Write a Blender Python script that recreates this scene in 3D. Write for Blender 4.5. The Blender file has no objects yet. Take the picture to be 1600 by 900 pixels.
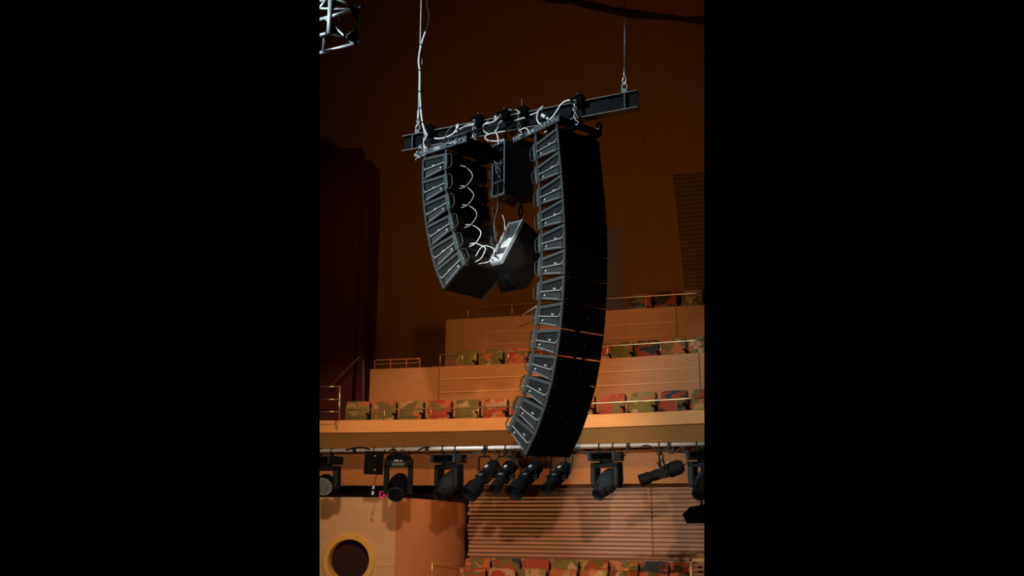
import bpy, bmesh, math, random
from mathutils import Vector, Matrix, Euler
random.seed(11)
S = bpy.context.scene
COL = S.collection
PI = math.pi

# ------------------------------------------------------------------ camera
F = 1420.0                       # focal length in pixels of a 1600 px wide frame
PITCH = math.radians(13.6)
CZ = 2.4                         # eye height above the hall floor
cam_data = bpy.data.cameras.new('camera')
cam = bpy.data.objects.new('camera', cam_data)
COL.objects.link(cam)
cam.location = (0, 0, CZ)
cam.rotation_euler = (PI / 2 + PITCH, 0, 0)
cam_data.sensor_width = 36.0
cam_data.lens = 36.0 * F / 1600.0
cam_data.clip_start = 0.05
cam_data.clip_end = 200
S.camera = cam
EYE = Vector((0, 0, CZ))


def ray(x, y):
    u = (x - 800.0) / F
    v = (450.0 - y) / F
    return Vector((u, math.cos(PITCH) - v * math.sin(PITCH), math.sin(PITCH) + v * math.cos(PITCH)))


def at(x, y, Y):                 # the point of the place seen at x, y that is Y metres away
    r = ray(x, y)
    return EYE + r * (Y / r.y)


def at_plane(x, y, p0, n):
    r = ray(x, y)
    return EYE + r * ((p0 - EYE).dot(n) / r.dot(n))


def at_z(x, y, z):
    r = ray(x, y)
    return EYE + r * ((z - CZ) / r.z)


# ------------------------------------------------------------------ materials
def new_mat(name):
    m = bpy.data.materials.new(name)
    m.use_nodes = True
    nt = m.node_tree
    b = nt.nodes['Principled BSDF']
    return m, nt, b


def plain(name, col, rough=0.5, metal=0.0, spec=0.5, noise=0.12, scale=30.0, bump=0.0):
    m, nt, b = new_mat(name)
    tc = nt.nodes.new('ShaderNodeTexCoord')
    n = nt.nodes.new('ShaderNodeTexNoise')
    n.inputs['Scale'].default_value = scale
    n.inputs['Detail'].default_value = 3
    nt.links.new(tc.outputs['Object'], n.inputs['Vector'])
    mx = nt.nodes.new('ShaderNodeMix')
    mx.data_type = 'RGBA'
    lo = [c * (1 - noise) for c in col] + [1]
    hi = [min(1, c * (1 + noise)) for c in col] + [1]
    mx.inputs['A'].default_value = lo
    mx.inputs['B'].default_value = hi
    nt.links.new(n.outputs['Fac'], mx.inputs['Factor'])
    nt.links.new(mx.outputs['Result'], b.inputs['Base Color'])
    b.inputs['Roughness'].default_value = rough
    b.inputs['Metallic'].default_value = metal
    b.inputs['Specular IOR Level'].default_value = spec
    if bump:
        bp = nt.nodes.new('ShaderNodeBump')
        bp.inputs['Strength'].default_value = bump
        bp.inputs['Distance'].default_value = 0.004
        nt.links.new(n.outputs['Fac'], bp.inputs['Height'])
        nt.links.new(bp.outputs['Normal'], b.inputs['Normal'])
    return m


def wood(name, c1, c2, grain=(1.2, 1.2, 14.0), rough=0.55, scale=2.2, spec=0.12):
    m, nt, b = new_mat(name)
    tc = nt.nodes.new('ShaderNodeTexCoord')
    mp = nt.nodes.new('ShaderNodeMapping')
    mp.inputs['Scale'].default_value = grain
    nt.links.new(tc.outputs['Object'], mp.inputs['Vector'])
    n = nt.nodes.new('ShaderNodeTexNoise')
    n.inputs['Scale'].default_value = scale
    n.inputs['Detail'].default_value = 6
    n.inputs['Roughness'].default_value = 0.65
    n.inputs['Distortion'].default_value = 0.4
    nt.links.new(mp.outputs['Vector'], n.inputs['Vector'])
    n2 = nt.nodes.new('ShaderNodeTexNoise')
    n2.inputs['Scale'].default_value = 0.7
    nt.links.new(tc.outputs['Object'], n2.inputs['Vector'])
    ad = nt.nodes.new('ShaderNodeMath')
    ad.operation = 'MULTIPLY_ADD'
    ad.inputs[1].default_value = 0.75
    nt.links.new(n.outputs['Fac'], ad.inputs[0])
    sc = nt.nodes.new('ShaderNodeMath')
    sc.operation = 'MULTIPLY'
    sc.inputs[1].default_value = 0.25
    nt.links.new(n2.outputs['Fac'], sc.inputs[0])
    nt.links.new(sc.outputs[0], ad.inputs[2])
    cr = nt.nodes.new('ShaderNodeValToRGB')
    cr.color_ramp.elements[0].position = 0.3
    cr.color_ramp.elements[0].color = (*c1, 1)
    cr.color_ramp.elements[1].position = 0.7
    cr.color_ramp.elements[1].color = (*c2, 1)
    nt.links.new(ad.outputs[0], cr.inputs['Fac'])
    nt.links.new(cr.outputs['Color'], b.inputs['Base Color'])
    b.inputs['Roughness'].default_value = rough
    b.inputs['Specular IOR Level'].default_value = spec
    return m


def fabric(name, cols, seed):
    # large leaf-like patches of woven colour
    m, nt, b = new_mat(name)
    tc = nt.nodes.new('ShaderNodeTexCoord')
    oi = nt.nodes.new('ShaderNodeObjectInfo')
    ml = nt.nodes.new('ShaderNodeVectorMath')
    ml.operation = 'SCALE'
    ml.inputs['Scale'].default_value = 37.0
    cmb = nt.nodes.new('ShaderNodeCombineXYZ')
    for k in range(3):
        nt.links.new(oi.outputs['Random'], cmb.inputs[k])
    nt.links.new(cmb.outputs[0], ml.inputs[0])
    ad = nt.nodes.new('ShaderNodeVectorMath')
    ad.operation = 'ADD'
    nt.links.new(tc.outputs['Object'], ad.inputs[0])
    nt.links.new(ml.outputs[0], ad.inputs[1])
    nz = nt.nodes.new('ShaderNodeTexNoise')
    nz.inputs['Scale'].default_value = 4.0
    nt.links.new(ad.outputs[0], nz.inputs['Vector'])
    sc = nt.nodes.new('ShaderNodeVectorMath')
    sc.operation = 'SCALE'
    sc.inputs['Scale'].default_value = 0.55
    nt.links.new(nz.outputs['Color'], sc.inputs[0])
    ad2 = nt.nodes.new('ShaderNodeVectorMath')
    ad2.operation = 'ADD'
    nt.links.new(ad.outputs[0], ad2.inputs[0])
    nt.links.new(sc.outputs[0], ad2.inputs[1])
    mp = nt.nodes.new('ShaderNodeMapping')
    mp.inputs['Rotation'].default_value = (0.3, 0.6 + seed, 0.2)
    mp.inputs['Scale'].default_value = (1.0, 1.0, 2.1)
    nt.links.new(ad2.outputs[0], mp.inputs['Vector'])
    vo = nt.nodes.new('ShaderNodeTexVoronoi')
    vo.inputs['Scale'].default_value = 4.0
    nt.links.new(mp.outputs['Vector'], vo.inputs['Vector'])
    sx = nt.nodes.new('ShaderNodeSeparateColor')
    nt.links.new(vo.outputs['Color'], sx.inputs['Color'])
    cr = nt.nodes.new('ShaderNodeValToRGB')
    cr.color_ramp.interpolation = 'CONSTANT'
    els = cr.color_ramp.elements
    while len(els) < len(cols):
        els.new(0.5)
    for i, c in enumerate(cols):
        els[i].position = i / len(cols)
        els[i].color = (*c, 1)
    nt.links.new(sx.outputs[0], cr.inputs['Fac'])
    nt.links.new(cr.outputs['Color'], b.inputs['Base Color'])
    b.inputs['Roughness'].default_value = 0.9
    b.inputs['Specular IOR Level'].default_value = 0.1
    return m


def emit(name, col, strength):
    m, nt, b = new_mat(name)
    b.inputs['Base Color'].default_value = (*col, 1)
    b.inputs['Emission Color'].default_value = (*col, 1)
    b.inputs['Emission Strength'].default_value = strength
    return m


M = {}
M['fascia'] = wood('fascia_wood', (.40, .155, .050), (.54, .225, .078))
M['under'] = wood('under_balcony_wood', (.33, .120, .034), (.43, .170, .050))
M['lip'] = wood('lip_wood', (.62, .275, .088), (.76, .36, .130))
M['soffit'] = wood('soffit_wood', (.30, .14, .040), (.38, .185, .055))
M['backwall'] = wood('back_wall_wood', (.34, .135, .022), (.42, .165, .030), grain=(3.0, 3.0, .25), scale=1.4)
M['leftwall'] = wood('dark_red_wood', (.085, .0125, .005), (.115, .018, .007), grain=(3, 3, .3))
M['ceiling'] = wood('ceiling_wood', (.34, .10, .035), (.48, .16, .06), grain=(2, .4, .4))
M['slat'] = wood('slat_wood', (.31, .145, .074), (.43, .225, .138), grain=(.6, .6, 8))
M['louvre'] = wood('louvre_wood', (.24, .11, .03), (.34, .16, .05), grain=(.6, .6, 8))
M['pale'] = wood('pale_wall_wood', (.52, .29, .145), (.60, .35, .18), grain=(.7, .7, 4), scale=1.5)
M['curved'] = wood('curved_wall_wood', (.42, .15, .055), (.52, .20, .075), grain=(2, 2, .6), scale=1.3)
M['ring'] = wood('ring_wood', (.62, .33, .07), (.70, .39, .09))
M['lilac'] = plain('mauve_panel', (.26, .155, .13), .6, noise=.06, scale=3)
M['carpet'] = plain('dark_carpet', (.05, .018, .012), .95, noise=.3, scale=60)
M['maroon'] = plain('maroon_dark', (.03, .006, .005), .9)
M['brass'] = plain('satin_brass', (.75, .52, .26), .32, .85, noise=.05)
M['cab'] = plain('cabinet_black', (.0075, .0068, .0062), .6, spec=.15, noise=.2, scale=60)
M['grille'] = plain('grille_black', (.0012, .0012, .0013), .85, spec=.02, noise=.2, scale=90)
M['frame'] = plain('side_frame_grey', (.040, .048, .051), .5, spec=.45, noise=.15, scale=45)
M['recess'] = plain('recess_grey', (.0075, .0093, .0100), .65, spec=.2, noise=.2, scale=90)
M['lower'] = plain('lower_panel_grey', (.0165, .020, .0215), .55, spec=.4, noise=.15, scale=45)
M['bar'] = plain('steel_bar', (.36, .40, .41), .42, .5, noise=.1)
M['steel'] = plain('beam_steel', (.045, .05, .05), .45, .2, noise=.25, scale=14)
M['web'] = plain('beam_web_shade', (.0095, .0107, .0112), .8, spec=.0, noise=.35, scale=9)  # same steel as the flanges, its shade put into the darker colour
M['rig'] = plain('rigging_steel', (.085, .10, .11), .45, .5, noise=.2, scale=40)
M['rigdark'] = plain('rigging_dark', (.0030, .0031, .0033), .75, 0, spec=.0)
M['chain'] = plain('chain_steel', (.45, .45, .44), .35, .8)
M['alu'] = plain('truss_aluminium', (.66, .74, .76), .38, .55, noise=.08)
M['pipe'] = plain('pipe_aluminium', (.74, .70, .66), .4, .15, noise=.1)
M['black'] = plain('fixture_black', (.0060, .0066, .0072), .68, spec=.16, noise=.2, scale=50)
M['grey'] = plain('fixture_grey', (.022, .025, .0265), .62, spec=.2, noise=.15, scale=50)
M['cableW'] = plain('pale_cable', (.66, .68, .66), .5)
M['cableB'] = plain('dark_cable', (.014, .013, .013), .55)
M['white'] = plain('white_label', (.80, .82, .82), .6, noise=.04)
M['lens'] = plain('lens_glass', (.008, .01, .016), .08, 0, .9, noise=.05)
M['led'] = emit('green_led', (.02, .42, .24), .55)
M['exit'] = emit('exit_red', (1.0, .03, .14), .8)
M['pad'] = plain('bright_back_panel', (.55, .60, .62), .45, .2, noise=.15, scale=20)
M['arm'] = plain('armrest_black', (.006, .005, .0045), .6, spec=.2)
RED, ORG, OLV, YEL, BLU, DRK, TAN = (.34, .058, .028), (.44, .125, .042), (.160, .118, .036), (.42, .26, .07), (.045, .055, .07), (.06, .034, .02), (.42, .245, .12)
FAB = {
    'red': fabric('fabric_red', [RED, ORG, RED, OLV, RED, (.42, .08, .05), TAN], .1),
    'olive': fabric('fabric_olive', [OLV, TAN, OLV, (.19, .14, .035), ORG, OLV, (.26, .18, .06)], .5),
    'orange': fabric('fabric_orange', [ORG, YEL, ORG, RED, OLV, ORG, TAN], .9),
    'blue': fabric('fabric_blue', [BLU, RED, BLU, DRK, RED, OLV], 1.3),
    'maroon': fabric('fabric_maroon', [DRK, RED, (.13, .03, .02), RED, DRK, OLV], 1.7),
}


# ------------------------------------------------------------------ geometry helpers
class MB:
    def __init__(self):
        self.bm = bmesh.new()

    def poly(self, pts, faces):
        vs = [self.bm.verts.new(p) for p in pts]
        for f in faces:
            try:
                self.bm.faces.new([vs[i] for i in f])
            except ValueError:
                pass
        return vs

    def hexa(self, p):          # 8 corners: bottom ring 0-3, top ring 4-7
        self.poly(p, [(3, 2, 1, 0), (4, 5, 6, 7), (0, 1, 5, 4), (1, 2, 6, 5), (2, 3, 7, 6), (3, 0, 4, 7)])
        return self

    def box(self, c, s, mat=None):
        mat = mat or Matrix.Identity(3)
        c = Vector(c)
        p = []
        for z in (-.5, .5):
            for x, y in ((-.5, -.5), (.5, -.5), (.5, .5), (-.5, .5)):
                p.append(c + mat @ Vector((x * s[0], y * s[1], z * s[2])))
        return self.hexa(p)

    def bar(self, a, b, w, h, up=(0, 0, 1)):     # rectangular bar from a to b
        a, b = Vector(a), Vector(b)
        d = (b - a).normalized()
        up = Vector(up)
        sx = d.cross(up)
        if sx.length < 1e-5:
            sx = d.cross(Vector((1, 0, 0)))
        sx.normalize()
        u = sx.cross(d)
        p = []
        for q in (a, b):
            for i, j in ((-.5, -.5), (.5, -.5), (.5, .5), (-.5, .5)):
                p.append(q + sx * (i * w) + u * (j * h))
        self.hexa(p)
        return self

    def tube(self, pts, r, seg=8, closed=False, caps=True):
        pts = [Vector(p) for p in pts]
        n = len(pts)
        rr = r if isinstance(r, (list, tuple)) else [r] * n
        rings = []
        ref = None
        for i in range(n):
            if closed:
                t = pts[(i + 1) % n] - pts[i - 1]
            else:
                t = pts[min(i + 1, n - 1)] - pts[max(i - 1, 0)]
            if t.length < 1e-9:
                t = Vector((0, 0, 1))
            t.normalize()
            if ref is None:
                ref = Vector((0, 0, 1)) if abs(t.z) < .9 else Vector((1, 0, 0))
            a = ref - t * ref.dot(t)
            if a.length < 1e-4:
                ref = Vector((1, 0, 0)) if abs(t.x) < .9 else Vector((0, 1, 0))
                a = ref - t * ref.dot(t)
            a.normalize()
            ref = a
            bvec = t.cross(a)
            rings.append([self.bm.verts.new(pts[i] + (a * math.cos(2 * PI * k / seg) + bvec * math.sin(2 * PI * k / seg)) * rr[i]) for k in range(seg)])
        m = n if closed else n - 1
        for i in range(m):
            A, B = rings[i], rings[(i + 1) % n]
            for k in range(seg):
                f = self.bm.faces.new((A[k], A[(k + 1) % seg], B[(k + 1) % seg], B[k]))
                f.smooth = True
        if not closed and caps:
            self.bm.faces.new(list(reversed(rings[0])))
            self.bm.faces.new(rings[-1])
        return self

    def lathe(self, o, d, prof, seg=24):          # prof: (distance along d, radius)
        o, d = Vector(o), Vector(d).normalized()
        ref = Vector((0, 0, 1)) if abs(d.z) < .9 else Vector((1, 0, 0))
        a = (ref - d * ref.dot(d)).normalized()
        b = d.cross(a)
        rings = []
        for (t, r) in prof:
            if r < 1e-6:
                rings.append([self.bm.verts.new(o + d * t)])
            else:
                rings.append([self.bm.verts.new(o + d * t + (a * math.cos(2 * PI * k / seg) + b * math.sin(2 * PI * k / seg)) * r) for k in range(seg)])
        for A, B in zip(rings, rings[1:]):
            for k in range(seg):
                k2 = (k + 1) % seg
                if len(A) == 1 and len(B) == 1:
                    continue
                if len(A) == 1:
                    self.bm.faces.new((A[0], B[k2], B[k]))
                elif len(B) == 1:
                    self.bm.faces.new((A[k], A[k2], B[0]))
                else:
                    self.bm.faces.new((A[k], A[k2], B[k2], B[k]))
        if len(rings[0]) > 1:
            self.bm.faces.new(list(reversed(rings[0])))
        if len(rings[-1]) > 1:
            self.bm.faces.new(rings[-1])
        return self

    def sheet(self, rows, thick=0.0, dirv=(0, 1, 0)):     # grid of points, given thickness along dirv
        dv = Vector(dirv)
        A = [[self.bm.verts.new(p) for p in r] for r in rows]
        for i in range(len(A) - 1):
            for j in range(len(A[0]) - 1):
                self.bm.faces.new((A[i][j], A[i][j + 1], A[i + 1][j + 1], A[i + 1][j]))
        if thick:
            B = [[self.bm.verts.new(Vector(p) + dv * thick) for p in r] for r in rows]
            R, Cc = len(A), len(A[0])
            for i in range(R - 1):
                for j in range(Cc - 1):
                    self.bm.faces.new((B[i][j], B[i + 1][j], B[i + 1][j + 1], B[i][j + 1]))
            for j in range(Cc - 1):
                self.bm.faces.new((A[0][j], B[0][j], B[0][j + 1], A[0][j + 1]))
                self.bm.faces.new((A[R - 1][j], A[R - 1][j + 1], B[R - 1][j + 1], B[R - 1][j]))
            for i in range(R - 1):
                self.bm.faces.new((A[i][0], A[i + 1][0], B[i + 1][0], B[i][0]))
                self.bm.faces.new((A[i][Cc - 1], B[i][Cc - 1], B[i + 1][Cc - 1], A[i + 1][Cc - 1]))
        return self

    def bevel(self, w=.004, seg=2):
        es = [e for e in self.bm.edges if len(e.link_faces) == 2 and e.calc_face_angle(0) > .5]
        bmesh.ops.bevel(self.bm, geom=es, offset=w, segments=seg, affect='EDGES', profile=.6, clamp_overlap=True)
        return self


SPLIT = {'bolt', 'plate_bolt', 'rear_rail', 'yoke_cover', 'pin_slot', 'grille_screw', 'white_tag', 'socket', 'screw', 'white_sticker',
         'corner_guard', 'pale_clip', 'gusset_bolt', 'bar_bolt', 'shutter_handle', 'yoke_knob', 'rigging_lug', 'panel_joint', 'panel_ridge', 'cooling_rib', 'mark', 'louvre'}


def islands(bm):
    left = set(bm.verts)
    out = []
    while left:
        v = left.pop()
        grp = [v]
        st = [v]
        while st:
            q = st.pop()
            for e in q.link_edges:
                w = e.other_vert(q)
                if w in left:
                    left.discard(w)
                    grp.append(w)
                    st.append(w)
        out.append(grp)
    return out


def obj(name, mb, m, parent=None, smooth=False, world=False):
    bm = mb.bm
    if name in SPLIT:
        bm.verts.index_update()
        isl = islands(bm)
        if len(isl) > 1:
            isl.sort(key=lambda g: min(v.index for v in g))
            first = None
            for g in isl:
                keep = set(v.index for v in g)
                b2 = bm.copy()
                b2.verts.ensure_lookup_table()
                bmesh.ops.delete(b2, geom=[v for v in b2.verts if v.index not in keep], context='VERTS')
                q = MB()
                q.bm.free()
                q.bm = b2
                o = obj(name, q, m, parent, smooth, world)
                first = first or o
            bm.free()
            return first
    bmesh.ops.recalc_face_normals(bm, faces=bm.faces)
    me = bpy.data.meshes.new(name)
    if world and parent is not None:
        bm.transform(full_matrix(parent).inverted())
    bm.to_mesh(me)
    bm.free()
    if smooth:
        for p in me.polygons:
            p.use_smooth = True
        me.set_sharp_from_angle(angle=.6)
    me.materials.append(m)
    o = bpy.data.objects.new(name, me)
    COL.objects.link(o)
    if parent is not None:
        o.parent = parent
    return o


def full_matrix(o):
    mtx = o.matrix_basis.copy()
    while o.parent:
        o = o.parent
        mtx = o.matrix_basis @ mtx
    return mtx


def tag(o, label, cat, group=None, kind=None):
    o['label'] = label
    o['category'] = cat
    if group:
        o['group'] = group
    if kind:
        o['kind'] = kind
    return o


def thing(name, label, cat, loc=(0, 0, 0), rot=None, group=None):
    o = bpy.data.objects.new(name, None)
    o.empty_display_size = .1
    COL.objects.link(o)
    mtx = Matrix.Translation(loc)
    if rot is not None:
        mtx = mtx @ (rot.to_4x4() if isinstance(rot, Matrix) else Euler(rot).to_matrix().to_4x4())
    o.matrix_basis = mtx
    return tag(o, label, cat, group)


def struct(name, mb, m, label=None, smooth=False):
    o = obj(name, mb, m, None, smooth)
    o['kind'] = 'structure'
    if label:
        o['label'] = label
        o['category'] = name.split('_')[0]
    return o


KIDS = {}


def dup(root, mtx, label, group):
    r = root.copy()
    COL.objects.link(r)
    r.matrix_basis = mtx
    r['label'] = label
    r['group'] = group
    for ch in root.children:
        c = ch.copy()
        COL.objects.link(c)
        c.parent = r
        for g in ch.children:
            d = g.copy()
            COL.objects.link(d)
            d.parent = c
    return r


def text_obj(name, body, size, m, parent, mtx, extrude=.001, world=False):
    cu = bpy.data.curves.new(name, 'FONT')
    cu.body = body
    cu.size = size
    cu.extrude = extrude
    cu.align_x = 'CENTER'
    cu.align_y = 'CENTER'
    tmp = bpy.data.objects.new(name, cu)
    COL.objects.link(tmp)
    dg = bpy.context.evaluated_depsgraph_get()
    me = bpy.data.meshes.new_from_object(tmp.evaluated_get(dg))
    bpy.data.objects.remove(tmp)
    me.name = name
    me.materials.clear()
    me.materials.append(m)
    if world and parent is not None:
        mtx = full_matrix(parent).inverted() @ mtx
    me.transform(mtx)
    o = bpy.data.objects.new(name, me)
    COL.objects.link(o)
    if parent is not None:
        o.parent = parent
    return o


def smooth_path(pts, n=6):
    pts = [Vector(p) for p in pts]
    if len(pts) < 3:
        return pts
    out = []
    for i in range(len(pts) - 1):
        p0 = pts[max(i - 1, 0)]
        p1, p2 = pts[i], pts[i + 1]
        p3 = pts[min(i + 2, len(pts) - 1)]
        for k in range(n):
            t = k / n
            out.append(.5 * ((2 * p1) + (p2 - p0) * t + (2 * p0 - 5 * p1 + 4 * p2 - p3) * t * t + (3 * p1 - p0 - 3 * p2 + p3) * t ** 3))
    out.append(pts[-1])
    return out


# ================================================================== THE HALL
def tierY(t, X):
    if t == 1:
        return 17.5 - .30 * X - .034 * X * X
    if t == 2:
        return 19.3 - .31 * X - .016 * X * X
    return 21.2 - .285 * X


def xat(px, t, off=0.0):         # X where sight line px meets the curved tier front
    X = 0.0
    for _ in range(30):
        Y = tierY(t, X) + off
        X = (px - 800) / F * (Y * .985 + .4)
    return X


def tier_strip(mb, t, X0, X1, prof, n=28, closed=True):
    """sweep a profile of (offset from tier front, height) along the curved tier front"""
    rings = []
    for i in range(n + 1):
        X = X0 + (X1 - X0) * i / n
        e = .01
        tx, ty = e * 2, tierY(t, X + e) - tierY(t, X - e)
        L = math.hypot(tx, ty)
        nx, ny = -ty / L, tx / L          # away from the stage
        rings.append([mb.bm.verts.new((X + nx * o, tierY(t, X) + ny * o, z)) for o, z in prof])
    k = len(prof)
    for A, B in zip(rings, rings[1:]):
        for i in range(k if closed else k - 1):
            j = (i + 1) % k
            mb.bm.faces.new((A[i], A[j], B[j], B[i]))
    if closed:
        mb.bm.faces.new(rings[0])
        mb.bm.faces.new(list(reversed(rings[-1])))
    return mb


XL, XR = -5.6, 5.0


def zr(v):
    return v + CZ


# floor and stepped seating at the bottom
mb = MB()
mb.box((0, 15.8, -.06), (12, 8.4, .12))
struct('floor', mb, M['carpet'], 'dark carpeted hall floor below the lowest seat rows')
mb = MB()
tier_strip(mb, 1, -1.6, 4.6, [(-.42, 0), (-.42, .43), (.55, .43), (.55, .55), (1.25, .55), (1.25, 0)])
struct('floor_seating_steps', mb, M['carpet'], 'dark carpeted steps carrying the lowest seat rows')

# lower balcony: bright lip, darker leaning soffit panel below it, deck
mb = MB()
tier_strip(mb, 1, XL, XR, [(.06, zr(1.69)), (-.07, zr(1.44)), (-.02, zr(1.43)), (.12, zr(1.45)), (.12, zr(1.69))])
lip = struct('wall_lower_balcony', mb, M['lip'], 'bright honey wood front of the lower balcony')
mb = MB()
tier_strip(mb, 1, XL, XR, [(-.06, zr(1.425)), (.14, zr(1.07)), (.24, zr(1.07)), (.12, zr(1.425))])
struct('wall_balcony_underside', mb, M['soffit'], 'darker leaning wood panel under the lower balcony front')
mb = MB()
tier_strip(mb, 1, XL, XR, [(.13, zr(1.22)), (.13, zr(1.30)), (3.1, zr(1.30)), (3.1, zr(1.22))])
struct('floor_lower_balcony', mb, M['carpet'], 'carpeted deck of the lower balcony')
mb = MB()
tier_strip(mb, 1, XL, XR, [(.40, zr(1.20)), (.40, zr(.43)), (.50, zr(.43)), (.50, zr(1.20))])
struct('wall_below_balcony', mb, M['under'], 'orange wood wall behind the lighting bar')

# middle and upper tier fronts
def fascia(t, x0, x1, ztop, zbot, name, seams, lines, label):
    mb = MB()
    tier_strip(mb, t, x0, x1, [(0, ztop), (0, zbot), (.1, zbot), (.1, ztop)])
    o = struct(name, mb, M['fascia'], label)
    g = MB()
    for X in seams:
        Y = tierY(t, X)
        g.box((X, Y - .001, (ztop + zbot) / 2), (.012, .012, ztop - zbot - .01))
    obj('panel_joint', g, M['cableB'], o)
    g = MB()
    for (xa, xb, z) in lines:
        tier_strip(g, t, xa, xb, [(-.010, z - .012), (-.010, z), (.002, z + .012), (.002, z - .012)], n=12)
    obj('panel_ridge', g, M['lip'], o)
    return o


fascia(2, xat(578, 2), XR, zr(3.005), zr(1.9), 'wall_middle_tier', [xat(686, 2), xat(1093, 2)],
       [(xat(687, 2), xat(1092, 2), zr(2.72)), (xat(687, 2), xat(1092, 2), zr(2.44))], 'orange wood front of the middle seating tier')
fascia(3, xat(695, 3), XR, zr(4.44), zr(3.1), 'wall_upper_tier', [xat(1061, 3)],
       [(xat(760, 3), xat(1060, 3), zr(4.08)), (xat(760, 3), xat(1060, 3), zr(3.78))], 'orange brown wood front of the upper seating tier')
mb = MB()
tier_strip(mb, 2, xat(578, 2), XR, [(.1, zr(2.55)), (.1, zr(2.63)), (3.4, zr(2.63)), (3.4, zr(2.55))])
struct('floor_middle_tier', mb, M['carpet'], 'carpeted deck of the middle tier')
mb = MB()
tier_strip(mb, 3, xat(695, 3), XR, [(.1, zr(4.09)), (.1, zr(4.17)), (4.2, zr(4.17)), (4.2, zr(4.09))])
struct('floor_upper_tier', mb, M['carpet'], 'carpeted deck of the upper tier')


def backY(X):
    return 25.2 - .24 * X - .012 * X * X


# tall timber back wall
def top_z(X):
    q = X - .9
    return zr(15.24 - .42 * q + (.012 * q * q if q > 0 else 0))


mb = MB()
rows = []
for k in range(13):
    r = []
    for i in range(31):
        X = -7.5 + 15 * i / 30
        z0, z1 = zr(2.0), top_z(X) + .15
        r.append((X, backY(X), z0 + (z1 - z0) * k / 12))
    rows.append(r)
mb.sheet(rows, .2, (0, 1, 0))
bw = struct('wall_back', mb, M['backwall'], 'tall dim timber wall at the back of the hall')
g = MB()
for X, za, zb in ((-1.9, 2.2, 15.5), (.9, 5, 15.2), (2.5, 5, 14.9), (3.75, 5, 14.8), (4.1, 9, 12)):
    g.box((X, backY(X) - .004, zr((za + zb) / 2)), (.012, .012, zb - za))
obj('panel_joint', g, M['louvre'], bw)

# dark red wall block on the left
mb = MB()
pl = at(499, 232, 21.4)
pr = at(566, 238, 21.4)
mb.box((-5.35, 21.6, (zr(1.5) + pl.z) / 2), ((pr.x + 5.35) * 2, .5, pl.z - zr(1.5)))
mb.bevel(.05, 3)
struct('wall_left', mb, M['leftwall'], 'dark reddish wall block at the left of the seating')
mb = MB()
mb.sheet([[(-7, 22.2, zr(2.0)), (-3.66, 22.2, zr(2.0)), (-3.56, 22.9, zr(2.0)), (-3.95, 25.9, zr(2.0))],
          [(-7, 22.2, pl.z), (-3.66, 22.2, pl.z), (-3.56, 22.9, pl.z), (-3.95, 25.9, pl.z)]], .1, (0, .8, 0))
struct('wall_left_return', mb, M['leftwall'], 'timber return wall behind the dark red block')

# ceiling
mb = MB()
rows = []
for k in range(9):
    r = []
    for i in range(25):
        X = -7.5 + 15 * i / 24
        Y = backY(X) + .2 - 8 * k / 8
        r.append((X, Y, top_z(X) + .05 * math.sin(X * 2.1 + k) + .012 * k * k + (.10 if (i // 3) % 2 else 0)))
    rows.append(r)
mb.sheet(rows, .12, (0, 0, 1))
struct('ceiling', mb, M['ceiling'], 'dark reddish wood ceiling at the top of the hall')
mb = MB()
pts = [(X / 10, backY(X / 10) - .1, top_z(X / 10) - .06 - .05 * math.sin(X * .23)) for X in range(-60, 66, 6)]
mb.tube(pts, [.07 + .05 * abs(math.sin(i * 1.7)) for i in range(len(pts))], 8)
struct('trim_1', mb, M['maroon'], 'dark recess moulding between back wall and ceiling')

# mauve panel and plate on the back wall
mb = MB()
c = [at(944, 357, 24.36), at(968, 357, 24.36), at(979, 484, 24.36), at(944, 484, 24.36)]
mb.hexa([c[3], c[2], c[2] + Vector((0, .5, 0)), c[3] + Vector((0, .5, 0)), c[0], c[1], c[1] + Vector((0, .5, 0)), c[0] + Vector((0, .5, 0))])
struct('trim_2', mb, M['lilac'], 'mauve upright wall panel beside the tall speaker array')
p = at(986.5, 360, backY(2.9) - .03)
t = thing('wall_plate', 'small white plate with dark mark on the back wall', 'sign', p + Vector((0, 0, -.12)))
mb = MB()
mb.box(p, (.19, .03, .24)).bevel(.006)
obj('plate', mb, M['pad'], t, world=True)
mb = MB()
mb.box(p + Vector((.01, -.017, .02)), (.05, .006, .12)).box(p + Vector((-.02, -.017, -.05)), (.04, .006, .03))
obj('mark', mb, M['cableB'], t, world=True)

# louvred panel at the right of the back wall
mb = MB()
for k in range(27):
    f = k / 26
    yy = 277 + (452 - 277) * f
    xl = 1052 + (1071 - 1052) * f
    a = at(xl, yy, 23.7)
    b = a + Vector((2.2, -.55, 0))
    mb.hexa([a + Vector((0, -.05, -.055)), b + Vector((0, -.05, -.055)), b + Vector((0, .04, -.055)), a + Vector((0, .04, -.055)),
             a + Vector((0, 0, .05)), b + Vector((0, 0, .05)), b + Vector((0, .04, .05)), a + Vector((0, .04, .05))])
a, b = at(1054, 280, 23.78), at(1072, 453, 23.78)
mb.hexa([b, b + Vector((2.2, -.55, 0)), b + Vector((2.2, -.45, 0)), b + Vector((0, .1, 0)), a, a + Vector((2.2, -.55, 0)), a + Vector((2.2, -.45, 0)), a + Vector((0, .1, 0))])
struct('trim_3', mb, M['louvre'], 'dark horizontal wooden louvres at the right edge of the back wall')

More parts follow.
